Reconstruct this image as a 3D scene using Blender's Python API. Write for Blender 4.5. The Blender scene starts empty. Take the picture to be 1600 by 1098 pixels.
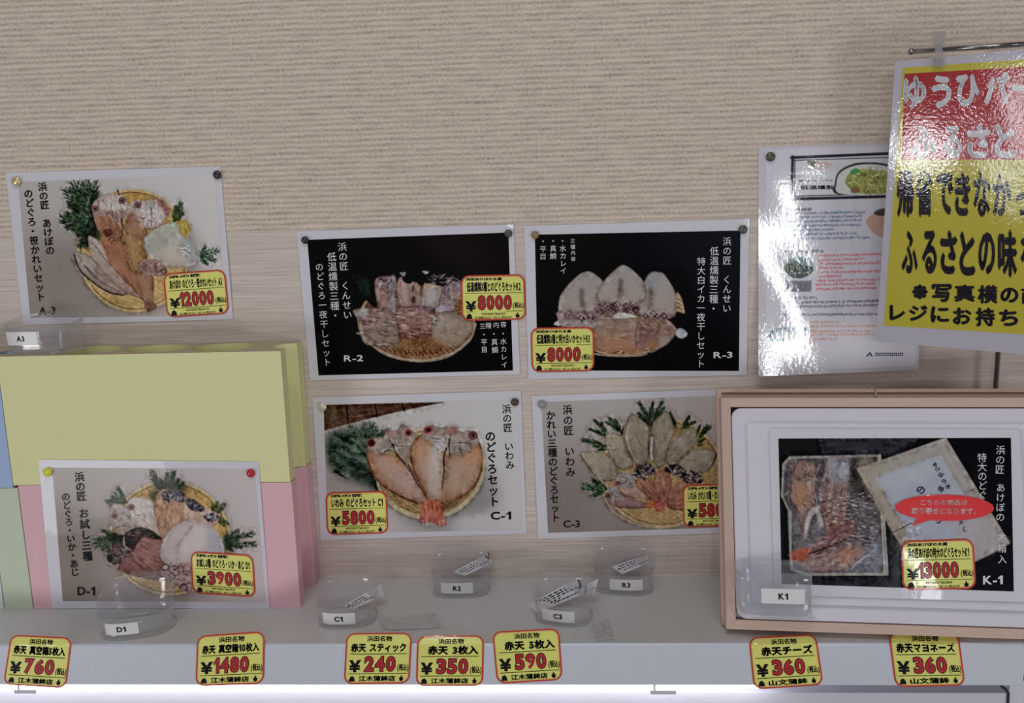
import bpy, bmesh, math, random
import numpy as np
from mathutils import Matrix, Vector

# ------------------------------------------------------------------ camera, world, lights, exposure
SC = bpy.context.scene
F = 1252.835                                   # focal length in pixels of the 1600 px wide frame
CAM = np.array([0.03652, -1.11189, 0.51535])
YAW, PIT, ROL = (math.radians(a) for a in (-2.88089, 9.13531, -1.59750))
_cy, _sy, _cp, _sp = math.cos(YAW), math.sin(YAW), math.cos(PIT), math.sin(PIT)
FWD = np.array([_sy*_cp, _cy*_cp, -_sp])
_r0 = np.array([_cy, -_sy, 0.0]); _u0 = np.cross(_r0, FWD)
RIGHT = math.cos(ROL)*_r0 + math.sin(ROL)*_u0
UP = -math.sin(ROL)*_r0 + math.cos(ROL)*_u0
cam_data = bpy.data.cameras.new('camera'); cam = bpy.data.objects.new('camera', cam_data)
SC.collection.objects.link(cam); SC.camera = cam
cam_data.sensor_fit = 'HORIZONTAL'; cam_data.sensor_width = 36.0; cam_data.lens = F/1600*36
cam_data.clip_start = 0.02; cam_data.clip_end = 50
cam.matrix_world = Matrix(((RIGHT[0], UP[0], -FWD[0], CAM[0]), (RIGHT[1], UP[1], -FWD[1], CAM[1]),
                           (RIGHT[2], UP[2], -FWD[2], CAM[2]), (0, 0, 0, 1)))

SC.view_settings.view_transform = 'Standard'; SC.view_settings.look = 'None'
SC.view_settings.gamma = 1.0; SC.view_settings.use_curve_mapping = False
SC.view_settings.exposure = 0.0

world = bpy.data.worlds.new('shop_ambient'); SC.world = world; world.use_nodes = True
world.node_tree.nodes['Background'].inputs[0].default_value = (1, 1, 1, 1)
world.node_tree.nodes['Background'].inputs[1].default_value = 0.09

def area(name, loc, target, sx, sy, watts, col):
    l = bpy.data.lights.new(name, 'AREA'); l.shape = 'RECTANGLE'; l.size = sx; l.size_y = sy
    l.energy = watts; l.color = col
    o = bpy.data.objects.new(name, l); SC.collection.objects.link(o); o.location = loc
    o.rotation_euler = (Vector(target)-Vector(loc)).to_track_quat('-Z', 'Y').to_euler()
    return o
# ceiling fittings of the shop (the strongest over the aisle to the left) small lit fittings across the shop, and two added low fills
area('ceiling_lamp_near', (-0.12, -1.5, 2.25), (0.0, -0.1, 0.3), 1.5, 0.4, 9.6, (1, .995, .985))
area('ceiling_lamp_far', (-1.6, -4.8, 2.1), (0, 0, 0.4), 1.6, 0.4, 4, (1, .995, .985))
area('low_fill_left', (-2.3, -2.7, -0.55), (0, 0, 0.1), 1.0, 0.7, 17.5, (1, .99, .985))  # unseen side fill, added to brighten the lip and lower posters
area('low_fill_right', (2.6, -2.7, -0.55), (0.2, 0, 0.05), 1.0, 0.7, 17.5, (1, .99, .985))  # second added fill, set wide so the posters don't mirror it
area('back_lamp_square', (-0.62, -4.0, 0.86), (0.5, 0, 0.5), 0.20, 0.16, 4.5, (.96, .97, 1))
area('back_lamp_upright', (-0.15, -4.0, 0.92), (0.5, 0, 0.4), 0.10, 0.66, 5.0, (.96, .97, 1))
area('back_lamp_corner', (1.50, -4.0, 0.58), (0.4, 0, 0.35), 0.14, 0.30, 4.5, (.93, .97, 1))

K = 0.47                                        # display value of a perfectly white sheet on this wall
def s2l(c):
    c = np.asarray(c, float)/255.0
    return np.where(c <= 0.04045, c/12.92, ((c+0.055)/1.055)**2.4)
def alb(r, g, b, k=None):                       # surface colour of a thing photographed as r,g,b
    v = np.clip(s2l((r, g, b))/(k or K), 0, 0.92)
    return (float(v[0]), float(v[1]), float(v[2]), 1.0)

# ------------------------------------------------------------------ geometry of the place
def ray(px, py):
    px = np.asarray(px, float)[..., None]; py = np.asarray(py, float)[..., None]
    return FWD + RIGHT*((px-800)/F) + UP*((549-py)/F)
class Plane:
    """A real plane in the shop; at() finds its point under a place measured in the photograph."""
    def __init__(self, p0, n, wave=0.0, seed=0):
        self.p0 = np.array(p0, float); self.n = np.array(n, float)/np.linalg.norm(n); self.wave = wave; self.seed = seed; self.lift = None
    def at(self, px, py, d=0.0):
        px = np.asarray(px, float); py = np.asarray(py, float)
        r = ray(px, py); d = np.asarray(d, float) + 0*px
        if self.wave:
            q = self.seed
            d = d + self.wave*(1.2 + np.sin(px*0.021+q)*np.cos(py*0.026+1.7*q) + 0.5*np.sin(px*0.05-py*0.04+q))
        if self.lift:                           # a sheet whose lower edge stands off: amount, from row, over rows
            d = d + self.lift[0]*np.clip((py-self.lift[1])/self.lift[2], 0, 1.2)**2
        t = (((self.p0 - CAM) @ self.n + d) / (r @ self.n))[..., None]
        return CAM + r*t
    def waved(self, w, seed, lift=None):
        p = Plane(self.p0, self.n, w, seed); p.lift = lift; return p
    def shift(self, d): return Plane(self.p0+self.n*d, self.n, self.wave, self.seed)
WALL = Plane((0, 0, 0), (0, -1, 0))
SHELF_D, LIP_H = 0.190, 0.056
LIP = Plane((0, -SHELF_D, 0), (0, -1, 0))
TOP = Plane((0, 0, 0), (0, 0, 1))

# ------------------------------------------------------------------ materials
MATS = {}
def mat(name, col, rough=0.6, spec=0.4, metal=0.0, bump=0.0, bscale=200.0, var=0.04, coat=0.0, emit=None, alpha=None, stretch=None, coat_rough=0.05):
    if name in MATS: return MATS[name]
    m = bpy.data.materials.new(name); m.use_nodes = True; MATS[name] = m
    nt = m.node_tree; b = nt.nodes['Principled BSDF']
    b.inputs['Roughness'].default_value = rough; b.inputs['Specular IOR Level'].default_value = spec
    b.inputs['Metallic'].default_value = metal; b.inputs['Coat Weight'].default_value = coat; b.inputs['Coat Roughness'].default_value = coat_rough
    tc = nt.nodes.new('ShaderNodeTexCoord'); src = tc.outputs['Object']
    if stretch:
        mp = nt.nodes.new('ShaderNodeMapping'); mp.inputs['Scale'].default_value = stretch
        nt.links.new(src, mp.inputs[0]); src = mp.outputs[0]
    nz = nt.nodes.new('ShaderNodeTexNoise'); nz.inputs['Scale'].default_value = bscale; nz.inputs['Detail'].default_value = 3
    nt.links.new(src, nz.inputs['Vector'])
    mx = nt.nodes.new('ShaderNodeMix'); mx.data_type = 'RGBA'
    lo = tuple(c*(1-var) for c in col[:3])+(1,); hi = tuple(min(1, c*(1+var)) for c in col[:3])+(1,)
    mx.inputs[6].default_value = lo; mx.inputs[7].default_value = hi
    nt.links.new(nz.outputs['Fac'], mx.inputs[0]); nt.links.new(mx.outputs[2], b.inputs['Base Color'])
    if bump:
        bp = nt.nodes.new('ShaderNodeBump'); bp.inputs['Strength'].default_value = 1.0; bp.inputs['Distance'].default_value = bump
        nt.links.new(nz.outputs['Fac'], bp.inputs['Height']); nt.links.new(bp.outputs[0], b.inputs['Normal'])
        if coat: nt.links.new(bp.outputs[0], b.inputs['Coat Normal'])
    if emit:
        b.inputs['Emission Color'].default_value = emit[0]; b.inputs['Emission Strength'].default_value = emit[1]
    return m
def print_mat(name, rough=0.35, coat=0.2, bump=0.00006, bscale=120):
    if name in MATS: return MATS[name]
    m = mat(name, (1, 1, 1, 1), rough=rough, spec=0.06, bump=bump, bscale=bscale, coat=coat)
    nt = m.node_tree; a = nt.nodes.new('ShaderNodeVertexColor'); a.layer_name = 'ink'
    nt.links.new(a.outputs['Color'], nt.nodes['Principled BSDF'].inputs['Base Color'])
    return m
def clear_mat(name, tint=(.95, .95, .96), diffuse_share=0.06, rough=0.08):
    if name in MATS: return MATS[name]
    m = bpy.data.materials.new(name); m.use_nodes = True; MATS[name] = m
    nt = m.node_tree; nt.nodes.remove(nt.nodes['Principled BSDF'])
    out = nt.nodes['Material Output']
    tr = nt.nodes.new('ShaderNodeBsdfTransparent'); tr.inputs[0].default_value = tint+(1,)
    gl = nt.nodes.new('ShaderNodeBsdfGlossy'); gl.inputs['Roughness'].default_value = rough; gl.inputs[0].default_value = (1, 1, 1, 1)
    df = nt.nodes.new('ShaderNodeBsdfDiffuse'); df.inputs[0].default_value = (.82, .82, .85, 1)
    fr = nt.nodes.new('ShaderNodeLayerWeight'); fr.inputs['Blend'].default_value = 0.25
    nz = nt.nodes.new('ShaderNodeTexNoise'); nz.inputs['Scale'].default_value = 90
    bp = nt.nodes.new('ShaderNodeBump'); bp.inputs['Distance'].default_value = 0.0003
    tc = nt.nodes.new('ShaderNodeTexCoord'); nt.links.new(tc.outputs['Object'], nz.inputs['Vector'])
    nt.links.new(nz.outputs['Fac'], bp.inputs['Height']); nt.links.new(bp.outputs[0], gl.inputs['Normal'])
    m1 = nt.nodes.new('ShaderNodeMixShader'); m1.inputs[0].default_value = diffuse_share
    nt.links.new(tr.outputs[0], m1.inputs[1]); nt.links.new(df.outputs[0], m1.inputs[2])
    m2 = nt.nodes.new('ShaderNodeMixShader'); mul = nt.nodes.new('ShaderNodeMath'); mul.operation = 'MULTIPLY'; mul.inputs[1].default_value = 0.55
    nt.links.new(fr.outputs['Facing'], mul.inputs[0]); nt.links.new(mul.outputs[0], m2.inputs[0])
    nt.links.new(m1.outputs[0], m2.inputs[1]); nt.links.new(gl.outputs[0], m2.inputs[2])
    nt.links.new(m2.outputs[0], out.inputs[0])
    return m

# ------------------------------------------------------------------ objects
def mesh_data(name, V, faces, mats, fm=None, smooth=False, cols=None):
    me = bpy.data.meshes.new(name)
    me.from_pydata([tuple(map(float, v)) for v in V], [], [tuple(int(i) for i in f) for f in faces])
    for m in mats: me.materials.append(m)
    if fm is not None: me.polygons.foreach_set('material_index', np.asarray(fm, np.int32))
    if smooth: me.polygons.foreach_set('use_smooth', np.ones(len(me.polygons), bool))
    if cols is not None:
        ca = me.color_attributes.new('ink', 'FLOAT_COLOR', 'POINT')
        ca.data.foreach_set('color', np.ascontiguousarray(cols, np.float32).ravel())
    me.validate(); me.update()
    return me
def tag(o, label, cat, group=None):
    o['label'] = label; o['category'] = cat
    if group: o['group'] = group
def thing(name, label, cat, loc, group=None):
    o = bpy.data.objects.new(name, None); SC.collection.objects.link(o)
    o.location = tuple(map(float, loc)); o.empty_display_size = 0.02
    tag(o, label, cat, group); o['_loc'] = [float(v) for v in loc]
    return o
WLOC = {}
def part(name, V, faces, mats, parent=None, fm=None, smooth=False, cols=None, loc=None, label=None):
    """One mesh object from world-space vertices; its origin is the parent's, or loc when it stands alone."""
    V = np.asarray(V, float)
    if not isinstance(mats, (list, tuple)): mats = [mats]
    base = WLOC[parent.name] if parent is not None and parent.name in WLOC else None
    if parent is not None and base is None: base = np.array(parent['_loc'][:]) if '_loc' in parent.keys() else np.zeros(3)
    if parent is None: base = np.array(loc if loc is not None else V.mean(0), float)
    me = mesh_data(name, V-base, faces, mats, fm, smooth, cols)
    o = bpy.data.objects.new(name, me); SC.collection.objects.link(o)
    WLOC[o.name] = base
    if parent is not None: o.parent = parent
    else: o.location = tuple(base)
    if label: o['label'] = label
    return o
def structure(o): o['kind'] = 'structure'; return o

class MB:
    def __init__(self): self.v = []; self.f = []; self.m = []
    def add(self, V, Fs, mi=0):
        n = sum(len(a) for a in self.v); self.v.append(np.asarray(V, float))
        for f in Fs: self.f.append([i+n for i in f]); self.m.append(mi)
        return self
    def box(self, p0, p1, mi=0, axes=None, org=None):
        p0 = np.array(p0, float); p1 = np.array(p1, float)
        c = np.array([[(p0, p1)[i][0], (p0, p1)[j][1], (p0, p1)[k][2]] for k in (0, 1) for j in (0, 1) for i in (0, 1)])
        if axes is not None: c = np.asarray(org) + c @ np.asarray(axes)
        return self.add(c, [(0, 2, 3, 1), (4, 5, 7, 6), (0, 1, 5, 4), (2, 6, 7, 3), (0, 4, 6, 2), (1, 3, 7, 5)], mi)
    def tube(self, pts, r, n=10, mi=0, caps=True):
        pts = np.asarray(pts, float); rs = np.broadcast_to(np.asarray(r, float), (len(pts),)); V = []; Fs = []
        for i, p in enumerate(pts):
            d = pts[min(i+1, len(pts)-1)]-pts[max(i-1, 0)]; d /= np.linalg.norm(d)
            a = np.cross(d, (0, 0, 1) if abs(d[2]) < .9 else (1, 0, 0)); a /= np.linalg.norm(a); b = np.cross(d, a)
            for k in range(n):
                t = 2*math.pi*k/n; V.append(p+(a*math.cos(t)+b*math.sin(t))*rs[i])
        for i in range(len(pts)-1):
            for k in range(n): Fs.append((i*n+k, i*n+(k+1) % n, (i+1)*n+(k+1) % n, (i+1)*n+k))
        if caps: Fs += [tuple(range(n))[::-1], tuple((len(pts)-1)*n+k for k in range(n))]
        return self.add(V, Fs, mi)
    def lathe(self, prof, org, ax, n=20, mi=0):
        ax = np.array(ax, float); ax /= np.linalg.norm(ax)
        a = np.cross(ax, (0, 0, 1) if abs(ax[2]) < .9 else (1, 0, 0)); a /= np.linalg.norm(a); b = np.cross(ax, a); V = []; Fs = []
        for r, h in prof:
            for k in range(n):
                t = 2*math.pi*k/n; V.append(np.asarray(org)+ax*h+(a*math.cos(t)+b*math.sin(t))*r)
        for i in range(len(prof)-1):
            for k in range(n): Fs.append((i*n+k, i*n+(k+1) % n, (i+1)*n+(k+1) % n, (i+1)*n+k))
        Fs += [tuple(range(n))[::-1], tuple((len(prof)-1)*n+k for k in range(n))]
        return self.add(V, Fs, mi)
    def make(self, name, mats, parent=None, smooth=False, loc=None, label=None):
        return part(name, np.concatenate(self.v), self.f, mats, parent, self.m, smooth, None, loc, label)

def bil(q, s, t):
    """bilinear point in a quad TL,TR,BR,BL"""
    q = np.asarray(q, float); s = np.asarray(s, float)[..., None]; t = np.asarray(t, float)[..., None]
    return (q[0]*(1-s)+q[1]*s)*(1-t) + (q[3]*(1-s)+q[2]*s)*t
def sheet(mb, fn, nx, ny, thick, mi=0, mi_edge=None, srange=None):
    """thin sheet: fn(s,t,d) -> world points, front at d=0, back at d=-thick; srange(t) gives the outline"""
    t = np.linspace(0, 1, ny+1); u = np.linspace(0, 1, nx+1)
    if srange is None: S = np.tile(u, (ny+1, 1)); T = np.tile(t[:, None], (1, nx+1))
    else:
        t, a, b = srange; ny = len(t)-1
        S = a[:, None]+(b-a)[:, None]*u; T = np.tile(t[:, None], (1, nx+1))
    A = fn(S, T, 0.0).reshape(-1, 3); B = fn(S, T, -thick).reshape(-1, 3)
    n = len(A); W = nx+1; Fs = []
    for j in range(ny):
        for i in range(nx):
            k = j*W+i; Fs.append((k, k+W, k+W+1, k+1)); Fs.append((n+k, n+k+1, n+k+W+1, n+k+W))
    rim = [i for i in range(W)]+[j*W+nx for j in range(1, ny+1)]+[ny*W+i for i in range(nx-1, -1, -1)]+[j*W for j in range(ny-1, 0, -1)]
    for a_, b_ in zip(rim, rim[1:]+rim[:1]): Fs.append((a_, b_, n+b_, n+a_))
    mb.add(np.concatenate([A, B]), Fs, mi)
    return mb
def rr_range(r_s, r_t, n=8):
    """rounded rectangle in the unit square"""
    th = np.linspace(0, math.pi/2, n)
    t = np.concatenate([r_t*(1-np.cos(th)), np.linspace(r_t, 1-r_t, 27)[1:-1], 1-r_t*(1-np.cos(th[::-1]))])
    x = np.concatenate([r_s*(1-np.sin(th)), np.zeros(25), r_s*(1-np.sin(th[::-1]))])
    return t, x, 1-x

# ------------------------------------------------------------------ lettering (Blender's own font, turned to mesh)
GLYPHS = {}
def glyph(ch, bold=0.0):
    k = (ch, round(bold, 3))
    if ch == '1' and k not in GLYPHS:           # a flagged figure one
        b = bold; GLYPHS[k] = (np.array([(.02-b, .50-b*.4), (.22-b*.3, .69+b), (.34+b, .69+b), (.34+b, -b), (.215-b, -b), (.215-b, .53-b), (.08-b, .425-b)]), [(2, 1, 5), (2, 5, 4), (2, 4, 3), (1, 0, 6), (1, 6, 5)])
    if k not in GLYPHS:
        c = bpy.data.curves.new('glyph', 'FONT'); c.body = ch; c.resolution_u = 3; c.offset = bold
        o = bpy.data.objects.new('glyph', c); _tmp = bpy.data.scenes['glyphs'] if 'glyphs' in bpy.data.scenes else bpy.data.scenes.new('glyphs')
        _tmp.collection.objects.link(o)
        vl = _tmp.view_layers[0]; vl.update(); dg = vl.depsgraph; dg.update()
        me = bpy.data.meshes.new_from_object(o.evaluated_get(dg))
        v = np.empty(len(me.vertices)*3); me.vertices.foreach_get('co', v); v = v.reshape(-1, 3)[:, :2]
        f = [tuple(p.vertices) for p in me.polygons]
        GLYPHS[k] = (v, f); bpy.data.objects.remove(o); bpy.data.curves.remove(c); bpy.data.meshes.remove(me)
    return GLYPHS[k]
def iscjk(ch): return ord(ch) > 0x2000
class Lettering:
    """collects flat glyph shapes in 2-D (y down) and maps them to the surface they are printed on"""
    def __init__(self, fn): self.fn = fn; self.v = []; self.f = []; self.m = []; self.n = 0; self.z = []; self.lift = 0.0
    def poly(self, V, Fs, mi=0):
        self.v.append(np.asarray(V, float)); self.z.append(np.full(len(V), self.lift)); self.f += [tuple(i+self.n for i in f) for f in Fs]; self.m += [mi]*len(Fs); self.n += len(V)
    def rect(self, a, b, w, mi=0):
        a = np.array(a, float); b = np.array(b, float); d = (b-a)/np.linalg.norm(b-a); p = np.array([-d[1], d[0]])*w/2
        self.poly([a+p, b+p, b-p, a-p], [(0, 1, 2, 3)], mi)
    def centre(self, ch, x, y, size, ang=0.0, bold=0.0, mi=0, sx=1.0):
        if ch in ' 　': return
        if iscjk(ch) and bold:
            for dx, dy in ((-1, 0), (1, 0), (0, -1), (0, 1)): self.centre(ch, x+dx*bold*size, y+dy*bold*size, size, ang, 0.0, mi, sx)
        v, f = glyph(ch, 0.0 if iscjk(ch) else bold)
        if iscjk(ch): q = (v-np.array([.5, .357]))
        else: q = v-(v.min(0)+v.max(0))/2
        if len(q) == 0: return
        q = q*size*np.array([sx, -1]); c, s = math.cos(ang), math.sin(ang)
        self.poly(np.stack([x+q[:, 0]*c-q[:, 1]*s, y+q[:, 0]*s+q[:, 1]*c], 1), f, mi)
    def column(self, text, a, b, size, bold=0.0, mi=0, sx=1.0):
        n = len(text); a = np.array(a, float); b = np.array(b, float)
        d = b-a; ang = -math.atan2(d[0], d[1])*0.8
        for i, ch in enumerate(text):
            p = a+d*(i/max(1, n-1)); self.centre(ch, p[0], p[1], size, ang, bold, mi, sx)
    def line(self, text, box, bold=0.0, mi=0, slope=0.0, gap=0.06, shear=0.0):
        """lay a line out, then fit its ink to box x0,y0,x1,y1; slope lifts the right end"""
        x = 0.0; items = []
        for ch in text:
            if ch in ' 　': x += .45; continue
            v, f = glyph(ch, 0.0 if iscjk(ch) else bold)
            if iscjk(ch):
                for dx, dy in ((0, 0), (-1, 0), (1, 0), (0, -1), (0, 1)) if bold else ((0, 0),): items.append((v+np.array([x+dx*bold, dy*bold]), f))
                x += 1.0
            else:
                w = v[:, 0].max()-v[:, 0].min(); items.append((v-np.array([v[:, 0].min()-x, 0]), f)); x += w+gap
        A = np.concatenate([i[0] for i in items]); lo, hi = A.min(0), A.max(0)
        x0, y0, x1, y1 = box
        for v, f in items:
            q = (v-lo)/(hi-lo); X = x0+q[:, 0]*(x1-x0)+shear*q[:, 1]; Y = y1-q[:, 1]*(y1-y0)-slope*q[:, 0]
            self.poly(np.stack([X, Y], 1), f, mi)
    def digits(self, text, box, bold, mi, inx=0.0, iny=0.0):
        ws = [.66 if c == '1' else 1.0 for c in text]; x = box[0]; u = (box[2]-box[0])/sum(ws)
        for ch, w in zip(text, ws):
            v, f = glyph(ch, bold); lo, hi = v.min(0), v.max(0); q = (v-lo)/(hi-lo); a = x+u*.015+inx; b_ = x+u*(w-.015)-inx
            self.poly(np.stack([a+q[:, 0]*(b_-a), box[3]-iny-q[:, 1]*(box[3]-box[1]-2*iny)], 1), f, mi); x += u*w
    def make(self, name, mats, parent, label=None):
        P = np.concatenate(self.v); W = self.fn(P[:, 0], P[:, 1], np.concatenate(self.z))
        return part(name, W, self.f, mats, parent, self.m, label=label)
INK = mat('black_ink', alb(16, 15, 20), rough=0.5, spec=.1, coat=0.1, var=.02)
WHITE_INK = mat('white_print', alb(172, 172, 178), rough=0.4, spec=.2, coat=0.1, var=.02)
RED_INK = mat('red_print', alb(140, 34, 42), rough=0.4, spec=.2, coat=0.1, var=.03)
MAROON_INK = mat('maroon_print', alb(58, 20, 26), rough=0.4, spec=.2, coat=0.1, var=.03)

# ------------------------------------------------------------------ printed pictures, painted by code into the sheets' vertex colours
_rng = np.random.RandomState(7)
_LAT = _rng.rand(64, 64)
def vnoise(x, y, sc, seed=0):
    x = x/sc+seed*7.31; y = y/sc+seed*3.77
    i = np.floor(x).astype(int); j = np.floor(y).astype(int); fx = x-i; fy = y-j
    fx = fx*fx*(3-2*fx); fy = fy*fy*(3-2*fy)
    L = lambda a, b: _LAT[a % 64, b % 64]
    return (L(i, j)*(1-fx)+L(i+1, j)*fx)*(1-fy)+(L(i, j+1)*(1-fx)+L(i+1, j+1)*fx)*fy
def smooth_poly(p, n=6):
    p = np.asarray(p, float); a, b, c, d = np.roll(p, 1, 0), p, np.roll(p, -1, 0), np.roll(p, -2, 0); o = []
    for t in np.linspace(0, 1, n, endpoint=False):
        o.append(.5*(2*b+(c-a)*t+(2*a-5*b+4*c-d)*t*t+(3*b-a-3*c+d)*t**3))
    return np.stack(o, 1).reshape(-1, 2)
def blur(a, r):
    r = int(round(r))
    if r < 1: return a
    for ax in (0, 1):
        p = np.pad(a, [(r+1, r) if i == ax else (0, 0) for i in range(a.ndim)], mode='edge'); c = np.cumsum(p, ax)
        n = a.shape[ax]; w = 2*r+1
        a = (np.take(c, range(w, w+n), ax)-np.take(c, range(0, n), ax))/w
    return a
class Canvas:
    def __init__(self, x0, y0, x1, y1, bg):
        self.x0, self.y0 = x0, y0; self.w, self.h = x1-x0, y1-y0
        X, Y = np.meshgrid(np.arange(self.w)+.5, np.arange(self.h)+.5)
        u = (X/self.w)[..., None]; v = (Y/self.h)[..., None]; bg = [np.array(c, float) for c in bg]
        self.a = (bg[0]*(1-u)+bg[1]*u)*(1-v)+(bg[3]*(1-u)+bg[2]*u)*v
        self.bg = self.a.copy(); self.fr(x0, y0, 1.0); self.rnd = random.Random(x0*31+y0)
    def fr(self, ox, oy, k): self.ox, self.oy, self.k = ox, oy, k; return self
    def tr(self, p): return np.asarray(p, float)/self.k+np.array([self.ox-self.x0, self.oy-self.y0])
    def _box(self, p, m):
        lo = np.floor(p.min(0)-m).astype(int); hi = np.ceil(p.max(0)+m).astype(int)+1
        return max(0, lo[0]), max(0, lo[1]), min(self.w, hi[0]), min(self.h, hi[1])
    def blend(self, b, m, col):
        s = self.a[b[1]:b[3], b[0]:b[2]]; self.a[b[1]:b[3], b[0]:b[2]] = s*(1-m[..., None])+np.asarray(col, float)*m[..., None]
    def mask(self, p, soft=0):
        b = self._box(p, 2+2*soft)
        if b[2] <= b[0] or b[3] <= b[1]: return b, np.zeros((0, 0))
        S = 3; X, Y = np.meshgrid(b[0]+(np.arange((b[2]-b[0])*S)+.5)/S, b[1]+(np.arange((b[3]-b[1])*S)+.5)/S)
        ins = np.zeros(X.shape, bool)
        for (xa, ya), (xb, yb) in zip(p, np.roll(p, -1, 0)):
            if ya == yb: continue
            ins ^= ((ya > Y) != (yb > Y)) & (X < (xb-xa)*(Y-ya)/(yb-ya)+xa)
        m = ins.reshape(b[3]-b[1], S, b[2]-b[0], S).mean((1, 3))
        if soft: m = blur(blur(m, soft), soft)
        return b, m
    def fill(self, poly, col, col2=None, ang=90, al=1.0, soft=0, n=10, ns=6, na=0, nr=1.0, edge=0, ew=3, sm=True, seed=None):
        """shape of one tone (col to col2 along ang), grained by noise n of size ns stretched nr along na"""
        p = self.tr(poly); p = smooth_poly(p) if sm else p
        b, m = self.mask(p, soft)
        if m.size == 0: return
        X, Y = np.meshgrid(np.arange(b[0], b[2])+.5, np.arange(b[1], b[3])+.5)
        c = np.zeros(X.shape+(3,))+np.array(col, float)
        if col2 is not None:
            d = np.array([math.cos(math.radians(ang)), math.sin(math.radians(ang))]); q = p@d
            t = np.clip((X*d[0]+Y*d[1]-q.min())/(q.max()-q.min()+1e-6), 0, 1)[..., None]; c = c*(1-t)+np.array(col2, float)*t
        sd = self.rnd.randint(0, 40) if seed is None else seed
        ca, sa = math.cos(math.radians(na)), math.sin(math.radians(na)); U = (X*ca+Y*sa)/nr; V = -X*sa+Y*ca
        g = vnoise(U, V, ns, sd)*.6+vnoise(U, V, ns*.4, sd+3)*.4-.5
        c = c+(g*2*n)[..., None]
        if edge:
            inner = np.clip(blur(m, ew)*2-1, 0, 1); c = c-(edge*(1-inner))[..., None]
        self.blend(b, m*al, c)
    def ell(self, cx, cy, rx, ry, col, rot=0, **k):
        t = np.linspace(0, 2*math.pi, 28, endpoint=False); r = math.radians(rot)
        x, y = rx*np.cos(t), ry*np.sin(t)
        self.fill(np.stack([cx+x*math.cos(r)-y*math.sin(r), cy+x*math.sin(r)+y*math.cos(r)], 1), col, sm=False, **k)
    def stroke(self, pts, w0, col, w1=None, al=1.0):
        p = self.tr(pts); w0 /= self.k; w1 = w0 if w1 is None else w1/self.k
        b = self._box(p, max(w0, w1)+2)
        if b[2] <= b[0] or b[3] <= b[1]: return
        X, Y = np.meshgrid(np.arange(b[0], b[2])+.5, np.arange(b[1], b[3])+.5); best = np.zeros(X.shape); n = len(p)-1
        for i in range(n):
            d = p[i+1]-p[i]; L = d@d+1e-9; t = np.clip(((X-p[i, 0])*d[0]+(Y-p[i, 1])*d[1])/L, 0, 1)
            D = np.hypot(X-p[i, 0]-t*d[0], Y-p[i, 1]-t*d[1]); w = w0+(w1-w0)*(i+t)/n
            best = np.maximum(best, np.clip(w/2+.5-D, 0, 1)*np.minimum(1, w+.15))
        self.blend(b, best*al, col)
    def curve(self, pts, w0, col, w1=None, al=1.0):
        p = np.asarray(pts, float)
        if len(p) > 2:
            q = np.concatenate([[2*p[0]-p[1]], p, [2*p[-1]-p[-2]]]); o = []
            for i in range(1, len(q)-2):
                for t in np.linspace(0, 1, 5, endpoint=False):
                    a, b_, c, d = q[i-1:i+3]; o.append(.5*(2*b_+(c-a)*t+(2*a-5*b_+4*c-d)*t*t+(3*b_-a-3*c+d)*t**3))
            p = np.array(o+[q[-2]])
        self.stroke(p, w0, col, w1, al)
    def speck(self, poly, n, cols, ln=20, wd=5, ang=0, jit=180, al=.7):
        """short strokes scattered inside a shape"""
        p = np.asarray(poly, float); lo, hi = p.min(0), p.max(0); k = 0; R = self.rnd
        while k < n:
            x, y = R.uniform(lo[0], hi[0]), R.uniform(lo[1], hi[1]); ins = False
            for (xa, ya), (xb, yb) in zip(p, np.roll(p, -1, 0)):
                if (ya > y) != (yb > y) and x < (xb-xa)*(y-ya)/(yb-ya)+xa: ins = not ins
            k += 1
            if not ins: continue
            a = math.radians(ang+R.uniform(-jit, jit)); l = ln*R.uniform(.5, 1.4)/2
            self.stroke([(x-l*math.cos(a), y-l*math.sin(a)), (x+l*math.cos(a), y+l*math.sin(a))], wd*R.uniform(.6, 1.3), R.choice(cols), None, al*R.uniform(.5, 1))
    def sprig(self, x, y, tx, ty, col=(42, 62, 44), w=7, n=9, spread=38, ln=.42, col2=None):
        """a cedar sprig: stem with forked side twigs"""
        R = self.rnd; d = np.array([tx-x, ty-y], float); L = np.hypot(*d); a = math.atan2(d[1], d[0])
        cc = lambda: tuple(c+R.uniform(-16, 16) for c in (col2 if col2 and R.random() < .35 else col))
        self.stroke([(x, y), (tx, ty)], w*1.2, cc(), w*.6)
        for i in range(n):
            t = .12+.8*i/n
            for s in (-1, 1):
                b = a+s*math.radians(spread+R.uniform(-10, 10)); l = L*ln*(1-.55*t)*R.uniform(.75, 1.15)
                p0 = (x+d[0]*t, y+d[1]*t); p1 = (p0[0]+l*math.cos(b), p0[1]+l*math.sin(b)); self.stroke([p0, p1], w, cc(), w*.6)
                m_ = ((p0[0]+p1[0])/2, (p0[1]+p1[1])/2); b2 = b-s*math.radians(30)
                self.stroke([m_, (m_[0]+l*.4*math.cos(b2), m_[1]+l*.4*math.sin(b2))], w*.9, cc(), w*.5)
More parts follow.
